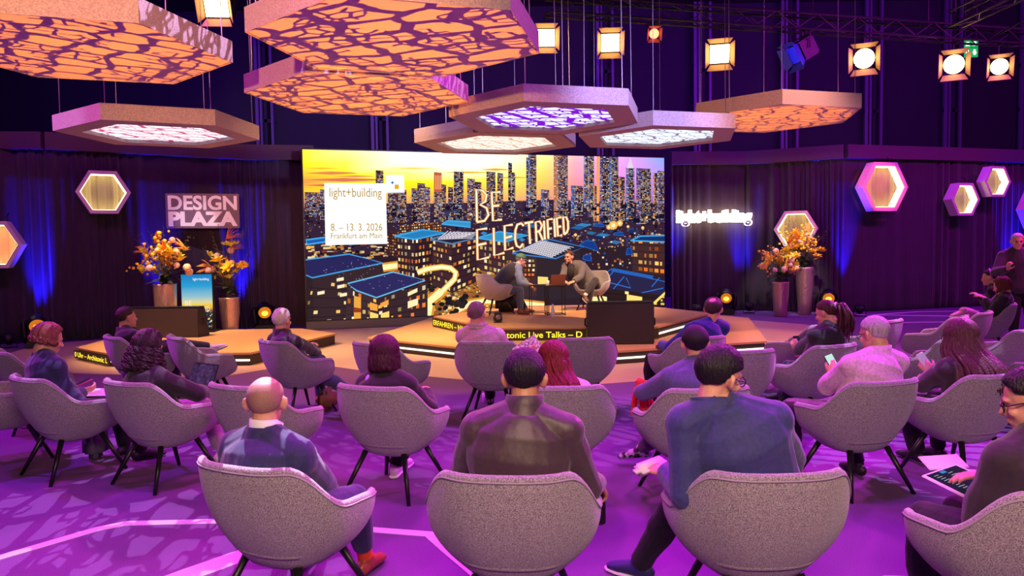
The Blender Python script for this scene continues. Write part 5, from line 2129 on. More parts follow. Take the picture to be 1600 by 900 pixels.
def cap_hat(P, m, rev=False):
    C, H = P['C'], P['H']
    bm = B()
    rows = []
    n = 40
    for j in range(13):
        e = R_(8 + 82 * j / 12)
        row = []
        for i in range(n):
            a = 2 * PI * i / n
            cut = 0.0
            z0 = math.sin(e)
            q = SKULL_C + V((math.sin(a) * math.cos(e) * .092, math.cos(a) * math.cos(e) * .113, z0 * .104))
            if j == 0:
                q.z -= .012 * (math.cos(a) < .2) + .010
            row.append(bm.verts.new(C + H @ q))
        rows.append(row)
    for a, b in zip(rows, rows[1:]):
        for k in range(n):
            bm.faces.new((a[k], a[(k + 1) % n], b[(k + 1) % n], b[k]))
    bmesh.ops.remove_doubles(bm, verts=bm.verts, dist=1e-4)
    o = part_of(P, 'cap_crown', bm, m)
    s = o.modifiers.new('felt', 'SOLIDIFY')
    s.thickness = .004
    bm = B()
    r1, r2 = [], []
    for i in range(15):
        a = R_(-62 + 124 * i / 14)
        p0 = SKULL_C + V((math.sin(a) * .090, math.cos(a) * .108, .004))
        p1 = SKULL_C + V((math.sin(a) * .088, math.cos(a) * .108 + .068 * math.cos(a) ** .6, -.008 - .016 * math.sin(a) ** 2))
        r1.append(bm.verts.new(C + H @ p0)); r2.append(bm.verts.new(C + H @ p1))
    for i in range(14):
        bm.faces.new((r1[i], r1[i + 1], r2[i + 1], r2[i]))
    o = part_of(P, 'cap_peak', bm, m)
    s = o.modifiers.new('felt', 'SOLIDIFY')
    s.thickness = .005
    return o


def seat(c, fwd=-0.06, z=0.475):
    O, yw = CHAIR[c]
    f = V((math.sin(yw), math.cos(yw), 0))
    return O + f * fwd + V((0, 0, z)), math.degrees(yw)


def rect_thing(name, label, cat, c, d, n, w, h, th, m, face=None, face_m=None, rim=.004):
    """flat slab held in space: d = its long direction, n = the way its face looks"""
    d = V(d).normalized()
    n = V(n)
    n = (n - d * d.dot(n)).normalized()
    x = d.cross(n)
    t = bpy.data.objects.new(name, None)
    COL.objects.link(t)
    t.location = c
    M3 = Matrix((x, d, n)).transposed().to_4x4()
    t.rotation_euler = M3.to_euler()
    bm = B()
    box(bm, (0, 0, 0), (w, h, th), bev=min(th * .45, .006))
    from_bm('casing', bm, m, t)
    if face_m:
        bm = B()
        box(bm, (0, 0, th / 2 + .0004), (w - 2 * rim, h - 2 * rim, .001))
        from_bm('display', bm, face_m, t)
    tag(t, label, cat)
    return t


navy = cloth_mat('navy_suit', (40, 42, 92), .8, .35)
black_c = cloth_mat('black_cloth', (30, 26, 32))
dark_t = cloth_mat('dark_trousers', (20, 19, 26), sheen=.05)
jeans_m = cloth_mat('jeans_blue', (70, 84, 120))
white_sole = mat('sole_white', (225, 220, 226), .5)
screen_dark = mat('display_dark', (16, 18, 26), .15, emit=((40, 60, 80), .25))

# ---- bald man in the front row
h, yw = seat('C1', -.10)
P8 = person('bald man in a navy suit seated in the front row at the left', h, yw, (-1.088, 3.220, 0.991), (-4, 4, 0), ('suit_jacket', navy), ('suit_trousers', navy), voxel=FINE, k=1.06, hs=1.0,
            hands=[((-1.286, 3.600, 0.370), None, None, 40), ((-0.907, 3.620, 0.454), None, None, 40)], feet=[((-1.119, 3.750, 0.000), (.1, 1, 0)), ((-0.769, 3.700, 0.000), (.3, 1, 0))],
            shoe=mat('shoe_brown', (150, 70, 40), .4), sock=mat('sock_orange', (235, 90, 40), .8), cuff=.80, skin=SKIN)
hair_cap('shaved_hair', P8['C'], P8['H'], tf_shaved, mat('stubble', (120, 92, 84), .7, noise=(260, (170, 126, 108), .25)), P8['body'])
collar_band(P8, mat('shirt_white', (236, 232, 240), .7), .072, 'shirt_collar', .074, .067, .012)
collar_band(P8, navy, .052, 'collar', .092, .078)
glasses(P8)

# ---- man in the brown jacket
h, yw = seat('C2', -.06)
brown_j = cloth_mat('brown_jacket', (74, 56, 62), .5, .45)
P9 = person('dark haired man in a dark brown jacket in the front row, bottle in hand', h, yw, (0.047, 3.060, 1.104), (4, 12, 0), ('jacket', brown_j), dark_t, voxel=FINE, k=1.04,
            hands=[(h + V((-.12, .34, .12)), None, None, 40), ((0.379, 3.340, 0.581), (.35, .5, -.7), (-.3, 0, -.4), 62)], feet=[(h + V((-.16, .50, 0)), None), (h + V((.10, .50, 0)), None)], collar=.055, skin=SKIN2, elbow=[None, V((.25, -.4, -1))])
collar_band(P9, brown_j, .088, 'collar', .096, .080)
hair_cap('hair', P9['C'], P9['H'], tf_short(.013, .006), hair_mat('hair_black', (22, 18, 24)), P9['body'], jitter=.0008)
bm = B()
lathe(bm, [(.026, 0), (.030, .008), (.030, .16), (.026, .185), (.018, .20), (.018, .235), (.012, .24)], 18)
o = from_bm('bottle', bm, mat('bottle_black', (22, 18, 22), .35), None, True)
bw = P9['wr'][1]
o.location = (bw.x + .012, bw.y + .05, bw.z - .215)
o.rotation_euler = (0, 0, 0)
tag(o, 'black bottle held low in the right hand of the man in the brown jacket', 'bottle')

# ---- man in the blue jacket with glasses
h, yw = seat('C3', -.02)
h = h + V((.07, 0, 0))
blue_j = cloth_mat('blue_jacket', (52, 56, 120), .75, .5)
P12 = person('man in a blue jacket and glasses leaning to the right in the front row', h, yw, (0.848, 3.020, 1.109), (58, 14, 6), ('jacket', blue_j), dark_t, voxel=FINE, k=1.02, boff=(.026, -.01, .012),
             hands=[((0.666, 3.220, 0.655), (-.55, .75, .05), (.3, .2, -1), 38), (h + V((.22, .30, .14)), None, None, 40)], feet=[((0.615, 3.600, 0.000), (-.75, .6, 0)), (h + V((.12, .52, 0)), None)],
             shoe=mat('shoe_navy', (40, 42, 96), .6), sole=white_sole, elbow=[V((.0, -.6, -1)), None], twist=4, knee=[V((-.5, .6, .8)), None], shoulder=.172)
collar_band(P12, blue_j, .060, 'collar', .108, .088, .004, 40)
hair_cap('hair', P12['C'], P12['H'], tf_short(.017, .006), hair_mat('hair_black', (22, 18, 24)), P12['body'], jitter=.001)
glasses(P12)
bm = B()
box(bm, (0, 0, 0), (.17, .075, .055), bev=.022)
o = from_bm('glasses_case', bm, mat('case_white', (226, 216, 214), .45), None, True)
wq = P12['wr'][0]
o.location = (wq.x - .055, wq.y + .075, wq.z + .005)
o.rotation_euler = (R_(8), R_(-10), R_(25))
tag(o, 'white rounded case in the left hand of the man in the blue jacket', 'case')

# ---- person with the tablet at the right edge
h, yw = seat('C4', -.04)
P16 = person('black haired person in dark clothes and glasses at the right edge, finger on a tablet', h, yw, (2.024, 2.860, 1.022), (-52, 18, 0), ('sweater', cloth_mat('plum_sweater', (52, 34, 50), .85, .4)), dark_t, voxel=FINE,
             hands=[((1.973, 3.020, 0.684), (-.9, .35, -.1), (0, 0, -1), 22), (h + V((.1, .36, .16)), None, None, 40)], feet=[((1.872, 3.350, 0.000), (-.6, .8, 0)), (h + V((.0, .55, 0)), None)],
             shoe=mat('shoe_white', (220, 212, 222), .6), sole=white_sole, elbow=[V((-.6, -.6, -.6)), None])
collar_band(P16, MATS['plum_sweater'], .030, 'collar', .086, .072)
hair_cap('hair', P16['C'], P16['H'], tf_short(.020, .004), hair_mat('hair_black', (22, 18, 24)), P16['body'], jitter=.001)
glasses(P16)
tb = rect_thing('tablet', 'white framed tablet with a dark page on the lap at the lower right', 'tablet', (1.928, 3.140, 0.620), (-.25, .95, .10), (-.1, -.45, 1), .19, .25, .009, mat('tablet_white', (236, 222, 232), .4), True, screen_dark, .014)
bm = B()
rr = random.Random(3)
for q in range(11):
    box(bm, (-.05 + .002 * q, .085 - q * .017, .0056), (.035 * rr.uniform(.5, 1), .003, .0006))
for q in range(4):
    box(bm, (.015, .075 - q * .02, .0056), (.03 * rr.uniform(.5, 1), .003, .0006))
from_bm('page_lines', bm, glow('tablet_text', (190, 205, 215), .8), tb)
bm = B()
box(bm, (-.005, .095, .0056), (.025, .02, .0006))
from_bm('page_icon', bm, glow('tablet_blue', (60, 150, 220), .9), tb)
rect_thing('tablet_cover', 'pale folded cover behind the tablet at the lower right', 'cover', (1.953, 3.320, 0.651), (1, .15, .0), (0, -.5, 1), .09, .20, .008, mat('cover_pale', (225, 190, 215), .6))

# ---- auburn haired woman at the left edge
h, yw = seat('C5', -.02)
P1 = person('auburn haired woman in a navy sweater at the left edge reading a phone', h, yw, (-3.545, 5.620, 1.015), (42, 20, 0), ('sweater', cloth_mat('navy_sweater', (36, 38, 84), .85, .35)), dark_t, k=.92, hs=.97,
            hands=[((-3.586, 5.950, 0.562), (.8, .4, .1), (0, -.3, -1), 40), ((-3.386, 5.750, 0.588), (.5, .8, .1), (-.6, .1, .5), 45)], collar=.02)
hm = hair_mat('hair_auburn', (112, 62, 54))
hair_cap('hair', P1['C'], P1['H'], tf_short(.016, .006), hm, P1['body'], s=.97)
locks('hair_locks', P1['C'], P1['H'], hm, P1['body'], .045, 110, s=.98, az0=70, rad=.012, back=.0, flare=.008, seed=3)
rect_thing('phone', 'dark phone in the hands of the auburn haired woman', 'phone', (-3.447, 5.860, 0.639), (.55, .8, .3), (-.3, -.3, 1), .075, .15, .009, mat('phone_pink', (200, 60, 140), .4), True, screen_dark)
rect_thing('leaflet', 'white papers on the lap of the auburn haired woman', 'paper', (-3.324, 5.800, 0.572), (.8, .5, -.1), (0, -.3, 1), .15, .21, .004, mat('paper_white', (236, 226, 236), .7))

# ---- curly haired person with laptop
h, yw = seat('C6', -.02)
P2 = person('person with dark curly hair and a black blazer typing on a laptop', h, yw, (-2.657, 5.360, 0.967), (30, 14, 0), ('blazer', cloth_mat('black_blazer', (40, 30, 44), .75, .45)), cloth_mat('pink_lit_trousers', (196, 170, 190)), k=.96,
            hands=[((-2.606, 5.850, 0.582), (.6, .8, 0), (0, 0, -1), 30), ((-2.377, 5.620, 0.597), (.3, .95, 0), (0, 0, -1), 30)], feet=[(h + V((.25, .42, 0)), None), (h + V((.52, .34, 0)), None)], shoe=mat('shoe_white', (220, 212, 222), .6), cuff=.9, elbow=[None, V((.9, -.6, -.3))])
hm = hair_mat('hair_curly', (38, 20, 30))
hair_cap('hair', P2['C'], P2['H'], tf_short(.022, .008), hm, P2['body'], jitter=.003)
locks('hair_curls', P2['C'], P2['H'], hm, P2['body'], .17, 120, az0=66, curl=1.0, rad=.0105, back=.02, flare=.05, seed=8)
lt = empty('laptop', (-2.603, 5.840, 0.558), R_(-32), 'open dark laptop on the lap of the curly haired person', 'laptop')
bm = B()
box(bm, (0, 0, 0), (.32, .22, .012), bev=.004)
from_bm('keyboard_base', bm, mat('laptop_dark', (60, 56, 64), .4, .4), lt)
MT = Matrix.Translation((0, .11, .005)) @ Matrix.Rotation(R_(-22), 4, 'X')
bm = B()
box(bm, (0, 0, .105), (.32, .007, .21), MT, bev=.003)
from_bm('lid', bm, mat('laptop_dark', (60, 56, 64), .4, .4), lt)
bm = B()
box(bm, (0, -.0045, .105), (.30, .001, .188), MT)
from_bm('display', bm, mat('laptop_page', (30, 34, 44), .2, noise=(40, (90, 90, 108), .2), emit=((60, 62, 74), .2)), lt)
bm = B()
box(bm, (0, 0, .15), (.16, .20, .28), bev=.05)
o = from_bm('rucksack', bm, mat('bag_grey', (96, 92, 110), .8, bump=(14, .5)), None, True)
o.location = (-3.413, 5.950, 0.000)
tag(o, 'grey bag on the floor between the auburn haired woman and the curly haired person', 'bag')

# ---- dark haired man before the left deck
h, yw = seat('C15', .0)
P3 = person('dark haired man in a black hoodie before the left deck, leg crossed', h, yw, (-4.318, 8.250, 0.948), (40, 0, 0), ('hoodie', black_c), cloth_mat('navy_trousers', (34, 36, 70)), voxel=MID,
            feet=[(h + V((.15, .45, 0)), None), ((-3.620, 8.750, 0.554), (.9, .2, .35), (-.3, .1, .9))], knee=[None, V((-.2, .3, 1))], shoe=mat('shoe_white', (220, 212, 222), .6), sole=white_sole)
collar_band(P3, MATS['black_cloth'], .055, 'hood', .110, .095)
hair_cap('hair', P3['C'], P3['H'], tf_short(.011, .006), hair_mat('hair_dark_brown', (52, 34, 34)), P3['body'], jitter=.001)

# ---- grey haired man in black jacket
h, yw = seat('C17', -.02)
P4 = person('grey haired man in a black jacket, right elbow on the chair arm', h, yw, (-2.369, 7.580, 0.947), (20, 0, 0), ('jacket', cloth_mat('black_puffer', (40, 30, 38), .6, .8)), jeans_m, k=1.04,
            hands=[(h + V((.0, .32, .18)), None, None, 40), ((-2.101, 8.000, 0.552), (-.2, 1, -.1), (0, 0, -1), 40)], feet=[((-2.117, 8.000, 0.000), (.2, 1, 0)), ((-1.823, 8.200, 0.000), (.3, 1, 0))], shoe=mat('boot_brown', (150, 84, 50), .5), elbow=[None, V((1, -.2, -.3))], collar=.05)
collar_band(P4, MATS['black_puffer'], .080, 'collar', .096, .082)
hair_cap('hair', P4['C'], P4['H'], tf_short(.013, .010), hair_mat('hair_grey', (170, 160, 166), (214, 206, 210)), P4['body'], jitter=.002)
bm = B()
box(bm, (0, 0, .12), (.14, .26, .24), bev=.06)
o = from_bm('rucksack', bm, mat('bag_brown', (120, 70, 44), .7, bump=(16, .6)), None, True)
o.location = (-1.938, 7.620, 0.000)
o.rotation_euler = (0, 0, R_(-20))
tag(o, 'brown bag on the floor beside the chair of the grey haired man', 'bag')

# ---- woman with the dark red bob
h, yw = seat('C8', -.02)
P5 = person('woman with a dark red bob and black top, lavender strap on her left shoulder', h, yw, (-0.877, 5.020, 0.950), (2, 4, 0), ('knit_top', black_c), dark_t, k=.95, hs=.98, feet=[(h + V((-.02, .45, 0)), None), ((-0.877, 5.350, 0.000), (.1, 1, 0))],
            shoe=mat('sneaker_pale', (210, 190, 214), .6), sole=white_sole, collar=.06)
hm = hair_mat('hair_red_bob', (52, 14, 32))
hair_cap('hair', P5['C'], P5['H'], tf_short(.016, .004), hm, P5['body'], s=.98)
locks('hair_locks', P5['C'], P5['H'], hm, P5['body'], .115, 170, s=.99, az0=58, rad=.013, back=.012, flare=.012, seed=5, wave=.004)
bm = B()
L_ = P5['sh'][0] * .55 + P5['base'] * .45
tube(bm, [L_ + P5['f'] * .09 + V((0, 0, -.03)), L_ + V((0, 0, .078)), L_ - P5['f'] * .085 + V((0, 0, .035)), L_ - P5['f'] * .135 + V((0, 0, -.10)), L_ - P5['f'] * .15 + V((.05, 0, -.30))], .013, 8, side=P5['r'], rad2=.004)
part_of(P5, 'strap', bm, mat('strap_lavender', (180, 140, 220), .7))

# ---- man with the pale scarf
h, yw = seat('C19', -.04)
P6 = person('man in a pale pink sweater and scarf seated before the ticker', h, yw, (-0.349, 7.220, 1.013), (18, 2, 0), ('sweater', cloth_mat('pale_sweater', (214, 178, 196), .9, .3)), dark_t, collar=.0)
hair_cap('hair', P6['C'], P6['H'], tf_short(.012, .006), hair_mat('hair_brown_grey', (104, 82, 84), (150, 124, 126)), P6['body'], jitter=.001)
bm = B()
for q, (rr_, z) in enumerate(((.080, -.01), (.084, .022), (.078, .050))):
    tube(bm, [P6['base'] + V((math.cos(a) * rr_, math.sin(a) * rr_ * .9, z + .006 * math.sin(3 * a + q))) for a in [2 * PI * i / 24 for i in range(24)]], .022, 8, closed=True)
part_of(P6, 'scarf', bm, cloth_mat('scarf_beige', (205, 180, 176), .95, .6))

# ---- red haired woman
h, yw = seat('C9', -.02)
P7 = person('woman with long copper red hair and a cream top reading a leaflet', h, yw, (0.267, 4.920, 0.903), (-22, 12, 0), ('blouse', cloth_mat('cream_blouse', (226, 196, 196), .85, .35)), dark_t, k=.90, hs=.97, collar=.0,
            hands=[((0.159, 5.350, 0.825), (-.3, .6, .6), (.6, -.5, 0), 40), (h + V((.0, .34, .2)), None, None, 40)])
hm = hair_mat('hair_copper', (92, 24, 24))
hair_cap('hair', P7['C'], P7['H'], tf_short(.017, .004), hm, P7['body'], s=.98)
locks('hair_locks', P7['C'], P7['H'], hm, P7['body'], .24, 150, s=.98, az0=60, rad=.012, back=.05, flare=.03, seed=6, drape=.06)
rect_thing('leaflet', 'printed leaflet held up by the red haired woman', 'paper', (0.117, 5.500, 0.899), (.8, .15, .5), (-.3, -1, .25), .15, .20, .003, mat('leaflet_print', (226, 206, 232), .6, noise=(60, (150, 70, 150), .08)))

# ---- balding man in the blue sweater
h, yw = seat('C21', .0)
P10 = person('balding man in a bright blue sweater seated in front of the stage corner', h, yw, (2.015, 7.380, 1.013), (26, 6, 0), ('sweater', cloth_mat('blue_sweater', (34, 44, 134), .85, .25)), dark_t, k=1.06, collar=.03)
collar_band(P10, MATS['blue_sweater'], .030, 'collar', .086, .072)
hair_cap('hair', P10['C'], P10['H'], tf_balding, hair_mat('hair_dark_brown', (52, 34, 34)), P10['body'], jitter=.001)
# ---- man in the cap
h, yw = seat('C10', -.02)
denim = cloth_mat('denim_jacket', (84, 84, 132), .85, .5)
P11 = person('man in a black cap and denim jacket, one leg crossed, red scarf at his knee', h, yw, (1.219, 4.920, 0.995), (6, 2, 0), ('denim_jacket', denim), cloth_mat('purple_black_trousers', (40, 34, 60)), k=1.0,
             hands=[((0.948, 5.280, 0.610), (-.4, .6, -.6), (.4, .2, -.6), 45), (h + V((.12, .34, .16)), None, None, 40)], feet=[((0.954, 5.550, 0.125), (-.95, .25, -.12)), (h + V((.16, .45, 0)), None)], knee=[V((-.8, .4, .6)), None],
             shoe=mat('shoe_trainer', (30, 24, 36), .6, noise=(26, (190, 180, 190), .06)), elbow=[V((-1, -.3, -.3)), None], collar=.045, cuff=.86)
collar_band(P11, denim, .070, 'collar', .090, .076)
hair_cap('hair', P11['C'], P11['H'], tf_short(.008), hair_mat('hair_black', (22, 18, 24)), P11['body'])
cap_hat(P11, mat('cap_black', (30, 22, 32), .8))
bm = B()
kp = V(P11['wr'][0])
rs = random.Random(4)
for q in range(7):
    o0 = V((rs.gauss(0, .02), rs.gauss(0, .02), .03))
    tube(bm, [o0 + V((.07 - .02 * q, .02, .03)), o0 + V((-.02, 0, .05)), o0 + V((-.06 + .012 * q, -.02, -.04)), o0 + V((-.075 + .024 * q, -.03, -.13 - .02 * (q % 3))), o0 + V((-.085 + .03 * q, -.03, -.20 - .035 * (q % 3)))], [.014, .020, .020, .018, .012], 8, side=(1, .2, 0), rad2=[.008, .010, .010, .007, .004])
o = link('scarf', remeshed(bm, .0055, 3), cloth_mat('scarf_red', (235, 50, 40), .85, .6), None, True)
o.location = kp + V((-.02, -.02, .01))
tag(o, 'bright red scarf over the left hand of the man in the cap', 'scarf')

# ---- woman with the ponytail
h, yw = seat('C24', -.02)
P13 = person('woman with an auburn ponytail and black top looking down at her phone', h, yw, (2.863, 6.720, 1.019), (-40, 18, 0), ('top', black_c), cloth_mat('navy_trousers', (34, 36, 70)), k=.92, hs=.97,
             hands=[((2.741, 7.080, 0.624), (-.3, .3, .9), (.4, .7, -.1), 50), ((2.868, 7.150, 0.569), (-.6, .6, .5), (-.2, .6, -.4), 40)], feet=[((2.709, 7.500, 0.000), None), (h + V((-.05, .45, 0)), None)], collar=.05)
hm = hair_mat('hair_auburn_dark', (60, 24, 32))
hair_cap('hair', P13['C'], P13['H'], tf_short(.011, .002), hm, P13['body'], s=.97)
bm = B()
rp = random.Random(9)
Cq, Hq = P13['C'], P13['H']
s0 = Cq + Hq @ V((0, -.115, .045))
bk = Hq @ V((0, -1, 0))
bk.z = 0
for q in range(46):
    j = V((rp.gauss(0, .016), rp.gauss(0, .016), rp.gauss(0, .012)))
    e = rp.uniform(.8, 1.1)
    tube(bm, [Cq + Hq @ V((j.x, -.09, .05)), s0 + j * .4, s0 + bk * .045 + j + V((0, 0, .004)), s0 + bk * .075 + j * 1.6 + V((0, 0, -.07)), s0 + bk * .08 + j * 2.1 + V((0, 0, -.17 * e)), s0 + bk * .07 + j * 2.2 + V((0, 0, -.27 * e))], [.010, .009, .012, .012, .010, .003], 6)
part_of(P13, 'ponytail', bm, hm)
bm = B()
tube(bm, [s0 + Hq @ V((math.cos(a) * .026, 0, math.sin(a) * .026)) for a in [2 * PI * i / 12 for i in range(12)]], .008, 6, closed=True)
part_of(P13, 'hair_tie', bm, mat('tie_lilac', (180, 140, 190), .6))
rect_thing('phone', 'dark phone in the hands of the woman with the ponytail', 'phone', (2.778, 7.160, 0.694), (-.2, .4, .9), (.3, -.8, .4), .075, .15, .009, mat('phone_black', (24, 22, 28), .3), True, screen_dark)

# ---- older man in the pink shirt
h, yw = seat('C11', .0)
pink = cloth_mat('pink_shirt', (228, 186, 214), .8, .6)
P14 = person('older grey haired man in a pink shirt holding a phone in his left hand', h, yw, (2.448, 4.980, 1.034), (-24, 14, 0), ('shirt', pink), cloth_mat('black_trousers', (24, 24, 32), .5, .5), voxel=FINE, k=1.05, hs=1.0,
             hands=[((2.325, 5.320, 0.693), (-.15, .35, .9), (.4, .8, 0), 45), (h + V((.08, .34, .15)), None, None, 40)], feet=[((2.047, 5.350, 0.000), (-.4, 1, 0)), ((2.447, 5.200, 0.000), (-.2, 1, 0))], elbow=[V((-.9, -.5, -.6)), None], collar=.05, knee=[V((-.45, .6, .8)), None])
collar_band(P14, pink, .070, 'collar', .088, .073)
hair_cap('hair', P14['C'], P14['H'], tf_short(.010, .002), hair_mat('hair_silver', (150, 136, 146), (204, 190, 198)), P14['body'], jitter=.001)
glasses(P14)
rect_thing('phone', 'phone with a bright pale screen held by the man in the pink shirt', 'phone', (2.333, 5.360, 0.775), (-.35, .35, .85), (.25, -.85, .45), .078, .155, .009, mat('phone_black', (24, 22, 28), .3), True, glow('phone_page', (205, 240, 232), .95))

# ---- long haired woman
h, yw = seat('C12', -.02)
P15 = person('woman with very long brown hair and a dark jacket at the right', h, yw, (3.110, 5.120, 0.985), (-20, 8, 0), ('jacket', cloth_mat('plum_jacket', (52, 30, 46), .85, .4)), dark_t, k=.98,
             hands=[((3.110, 5.450, 0.677), (-.4, .5, .7), (.3, .8, 0), 45), (h + V((.02, .34, .18)), None, None, 40)], elbow=[V((-.9, -.4, -.5)), None], feet=[((3.032, 5.500, 0.000), (-.3, 1, 0)), (h + V((.10, .45, 0)), None)])
hm = hair_mat('hair_long_brown', (70, 40, 42))
hair_cap('hair', P15['C'], P15['H'], tf_short(.014, .002), hm, P15['body'])
locks('hair_locks', P15['C'], P15['H'], hm, P15['body'], .36, 190, az0=58, rad=.013, back=.06, flare=.09, seed=12, drape=.09, wave=.006)
glasses(P15)
rect_thing('phone', 'white phone in the left hand of the long haired woman', 'phone', (3.089, 5.500, 0.756), (-.45, .35, .8), (.2, -.85, .5), .078, .155, .009, mat('phone_white', (226, 220, 228), .4), True, mat('display_grey', (170, 176, 178), .3, emit=((150, 160, 160), .3)))

# ---- seated woman with orange lanyard at the far right
h, yw = seat('C31', .0)
P17 = person('brown haired woman with an orange lanyard and lilac trousers at the far right', h, yw, (6.867, 10.350, 1.027), (-50, 24, 0), ('top', black_c), cloth_mat('lilac_trousers', (226, 150, 200), .85, .6), voxel=.010, k=.94,
             hands=[((6.774, 10.550, 0.844), (-.7, .4, .4), (.2, .2, -1), 30), ((6.764, 10.650, 0.874), (-.8, .2, .4), (.2, .2, -1), 30)], feet=[(h + V((-.38, .28, 0)), None), ((6.12, 10.12, .76), (-.9, -.1, -.1))], knee=[None, V((-.05, 0, 1))], shoe=mat('sneaker_pink', (206, 130, 180), .6), sole=white_sole)
hm = hair_mat('hair_chestnut', (84, 36, 34))
hair_cap('hair', P17['C'], P17['H'], tf_short(.016), hm, P17['body'])
locks('hair_locks', P17['C'], P17['H'], hm, P17['body'], .09, 90, az0=60, rad=.013, seed=13, back=.01)
bm = B()
b_ = P17['base']
tube(bm, [b_ + P17['r'] * .07 + V((0, 0, .03)), b_ + P17['f'] * .10 + P17['r'] * .05 + V((0, 0, -.06)), b_ + P17['f'] * .165 + V((0, 0, -.25)), b_ + P17['f'] * .10 - P17['r'] * .05 + V((0, 0, -.06)), b_ - P17['r'] * .07 + V((0, 0, .03))], .009, 6, side=P17['r'], rad2=.003)
part_of(P17, 'lanyard', bm, mat('lanyard_orange', (245, 110, 50), .7))

# ---- person behind her
O31 = CHAIR['C31'][0]
P21 = person('dark clothed person in profile seated just beyond the woman with the orange lanyard', (7.612, 11.600, 0.440), -50, (7.438, 11.500, 1.090), (-62, 10, 0), ('jacket', black_c), dark_t, voxel=.011, k=.96,
             hands=[((7.600, 11.900, 0.721), None, None, 40), ((7.766, 11.900, 0.697), None, None, 40)])
hm = hair_mat('hair_black', (22, 18, 24))
hair_cap('hair', P21['C'], P21['H'], tf_short(.014), hm, P21['body'])
bm = B()
tube(bm, [P21['C'] + P21['H'] @ V((math.sin(a) * .094, -.02, .03 + math.cos(a) * .108)) for a in [R_(-100 + 200 * i / 12) for i in range(13)]], .012, 8)
part_of(P21, 'hair_band', bm, mat('band_violet', (206, 90, 226), .6))

# ---- standing man at the right edge
hp = (7.741, 11.200, 0.930)
sv = V(hp)
P18 = person('grey haired man in a dark jacket standing at the right edge', hp, -150, (7.660, 11.200, 1.641), (-158, 6, 0), ('jacket', cloth_mat('dark_violet_jacket', (70, 46, 72), .8, .4)), dark_t, voxel=.010, k=1.08, standing=True,
             hands=[(sv + V((.22, -.12, .02)), None, None, 30), ((7.389, 11.000, 1.244), (-.3, -.5, .5), (.5, .2, 0), 50)], feet=[(sv + V((.12, -.02, -.842)), (-.2, -1, 0)), (sv + V((-.12, .0, -.842)), (-.6, -.8, 0))], knee=[V((-.3, -1, 0)), V((-.3, -1, 0))])
collar_band(P18, MATS['dark_violet_jacket'], .045, 'collar', .092, .078)
hair_cap('hair', P18['C'], P18['H'], tf_short(.012, .006), hair_mat('hair_grey', (170, 160, 166), (214, 206, 210)), P18['body'], jitter=.001)
eyes(P18)

# ---- the two speakers on the stage
h, yw = seat('S1', .02, .475)
vest = cloth_mat('black_vest', (34, 30, 40), .8, .4)
P19 = person('man in a green cap, black vest and jeans seated on the stage, leaning forward', h, yw, (0.186, 14.620, 1.438), (72, 16, 0), ('shirt', cloth_mat('denim_shirt', (120, 140, 176), .85, .4)), cloth_mat('stage_jeans', (62, 70, 104), .85, .4), voxel=.009, hs=1.04, k=1.05,
             hands=[((0.367, 14.550, 0.932), (.6, -.1, -.5), (0, 0, -1), 45), ((0.399, 14.350, 0.954), (.6, .1, -.5), (0, 0, -1), 45)], feet=[((0.258, 14.500, 0.488), (.95, .1, 0)), ((0.152, 14.100, 0.488), (.95, -.3, 0))],
             shoe=mat('shoe_chestnut', (110, 62, 54), .5), sleeve=.72, elbow=[V((-.2, .3, -1)), V((.1, -.5, -1))])
hair_cap('hair', P19['C'], P19['H'], tf_short(.009), hair_mat('hair_brown_grey', (104, 82, 84), (150, 124, 126)), P19['body'], s=1.04)
cap_hat(P19, mat('cap_green', (52, 96, 72), .8))
eyes(P19)
bm = B()
ctr = P19['base']
hl = h - P19['loc']
ax = ctr - hl
for e_ in (0,):
    tube(bm, [hl + ax * s_ - P19['f'] * .035 * math.sin(PI * min(1, max(0, s_)) ** 1.2) for s_ in (-.14, 0, .3, .6, .84, .95, 1.02)], [.170, .210, .205, .222, .218, .165, .10], 20, side=P19['r'], rad2=[.135, .164, .158, .168, .158, .130, .098])
o = link('vest', remeshed(bm, .010, 4), vest, P19['body'], True)

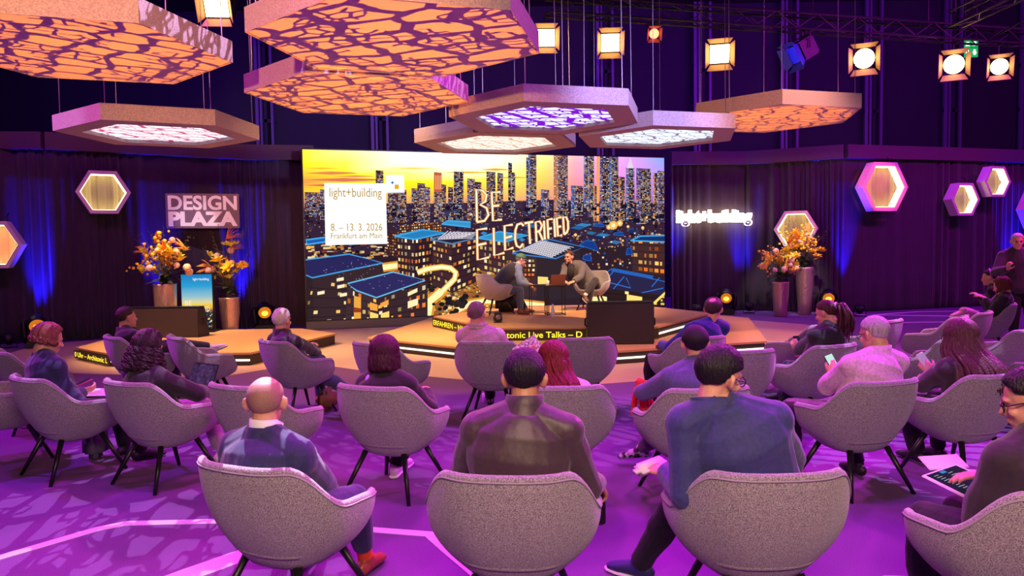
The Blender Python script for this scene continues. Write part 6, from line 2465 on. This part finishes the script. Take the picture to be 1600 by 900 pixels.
h, yw = seat('S2', .0, .475)
P20 = person('bearded man in a grey jacket and dark trousers seated on the stage, ankle on knee', h, yw, (1.161, 14.950, 1.470), (-140, 4, 0), ('jacket', cloth_mat('grey_jacket', (98, 92, 98), .85, .4)), cloth_mat('stage_trousers', (44, 40, 56), .85, .4), voxel=.009, hs=1.04, k=1.05,
             hands=[((1.212, 14.550, 0.995), (-.8, -.3, -.2), (.1, .4, -.8), 45), ((0.973, 14.550, 0.986), (.8, -.3, -.1), (-.1, .4, -.8), 45)], feet=[((1.427, 14.450, 0.720), (.25, -.9, -.3)), ((1.502, 14.600, 0.488), (.1, -1, 0))], knee=[V((.5, -.3, 1)), V((.2, -.5, 1))],
             shoe=mat('shoe_taupe', (112, 84, 68), .5), sole=white_sole, collar=.03, cuff=.88, sock=mat('sock_white', (220, 214, 208), .8))
hm = hair_mat('hair_brown', (72, 46, 36))
hair_cap('hair', P20['C'], P20['H'], tf_short(.015, .008), hm, P20['body'], s=1.04)
eyes(P20)
C_, H_ = P20['C'], P20['H']
bm = B()
ball(bm, C_ + H_ @ V((0, .052, -.085)), (.046, .046, .034), H_)
part_of(P20, 'beard', bm, mat('beard_brown', (110, 74, 56), .8))
bm = B()
b_ = P20['base']
tube(bm, [b_ + P20['f'] * .10 + V((0, 0, .0)), b_ + P20['f'] * .152 + V((0, 0, -.12)), b_ + P20['f'] * .15 + V((0, 0, -.32))], [.045, .07, .06], 14, side=P20['r'], rad2=[.02, .022, .022])
part_of(P20, 'shirt', bm, mat('shirt_black', (30, 26, 40), .8))
bm = B()
tube(bm, [b_ + V((0, 0, .005)) + P20['r'] * (.088 * math.cos(a)) + P20['f'] * (.088 * math.sin(a) + .02) + V((0, 0, -.05 * max(0, math.sin(a)))) for a in [R_(-250 + 320 * i / 18) for i in range(19)]], .022, 8)
part_of(P20, 'collar', bm, mat('collar_black', (34, 28, 34), .9))

# ---- person beyond the right edge, one crossed leg reaching into the picture
h, yw = seat('C32', .0)
P22 = person('person at the right edge of whom a pink trainer and dark jeans show', h, yw, (h.x + .22, h.y + .10, 1.17), (-60, 4, 0), ('jumper', black_c), cloth_mat('jeans_dark', (40, 44, 84)), voxel=.011,
             feet=[(h + V((-.42, .10, 0)), None), ((5.474, 8.100, 0.730), (-.95, .1, .1))], knee=[None, V((-.1, 0, 1))], shoe=mat('trainer_pink', (226, 130, 160), .6), sole=white_sole)
hair_cap('hair', P22['C'], P22['H'], tf_short(.013), hair_mat('hair_dark_brown', (52, 34, 34)), P22['body'])
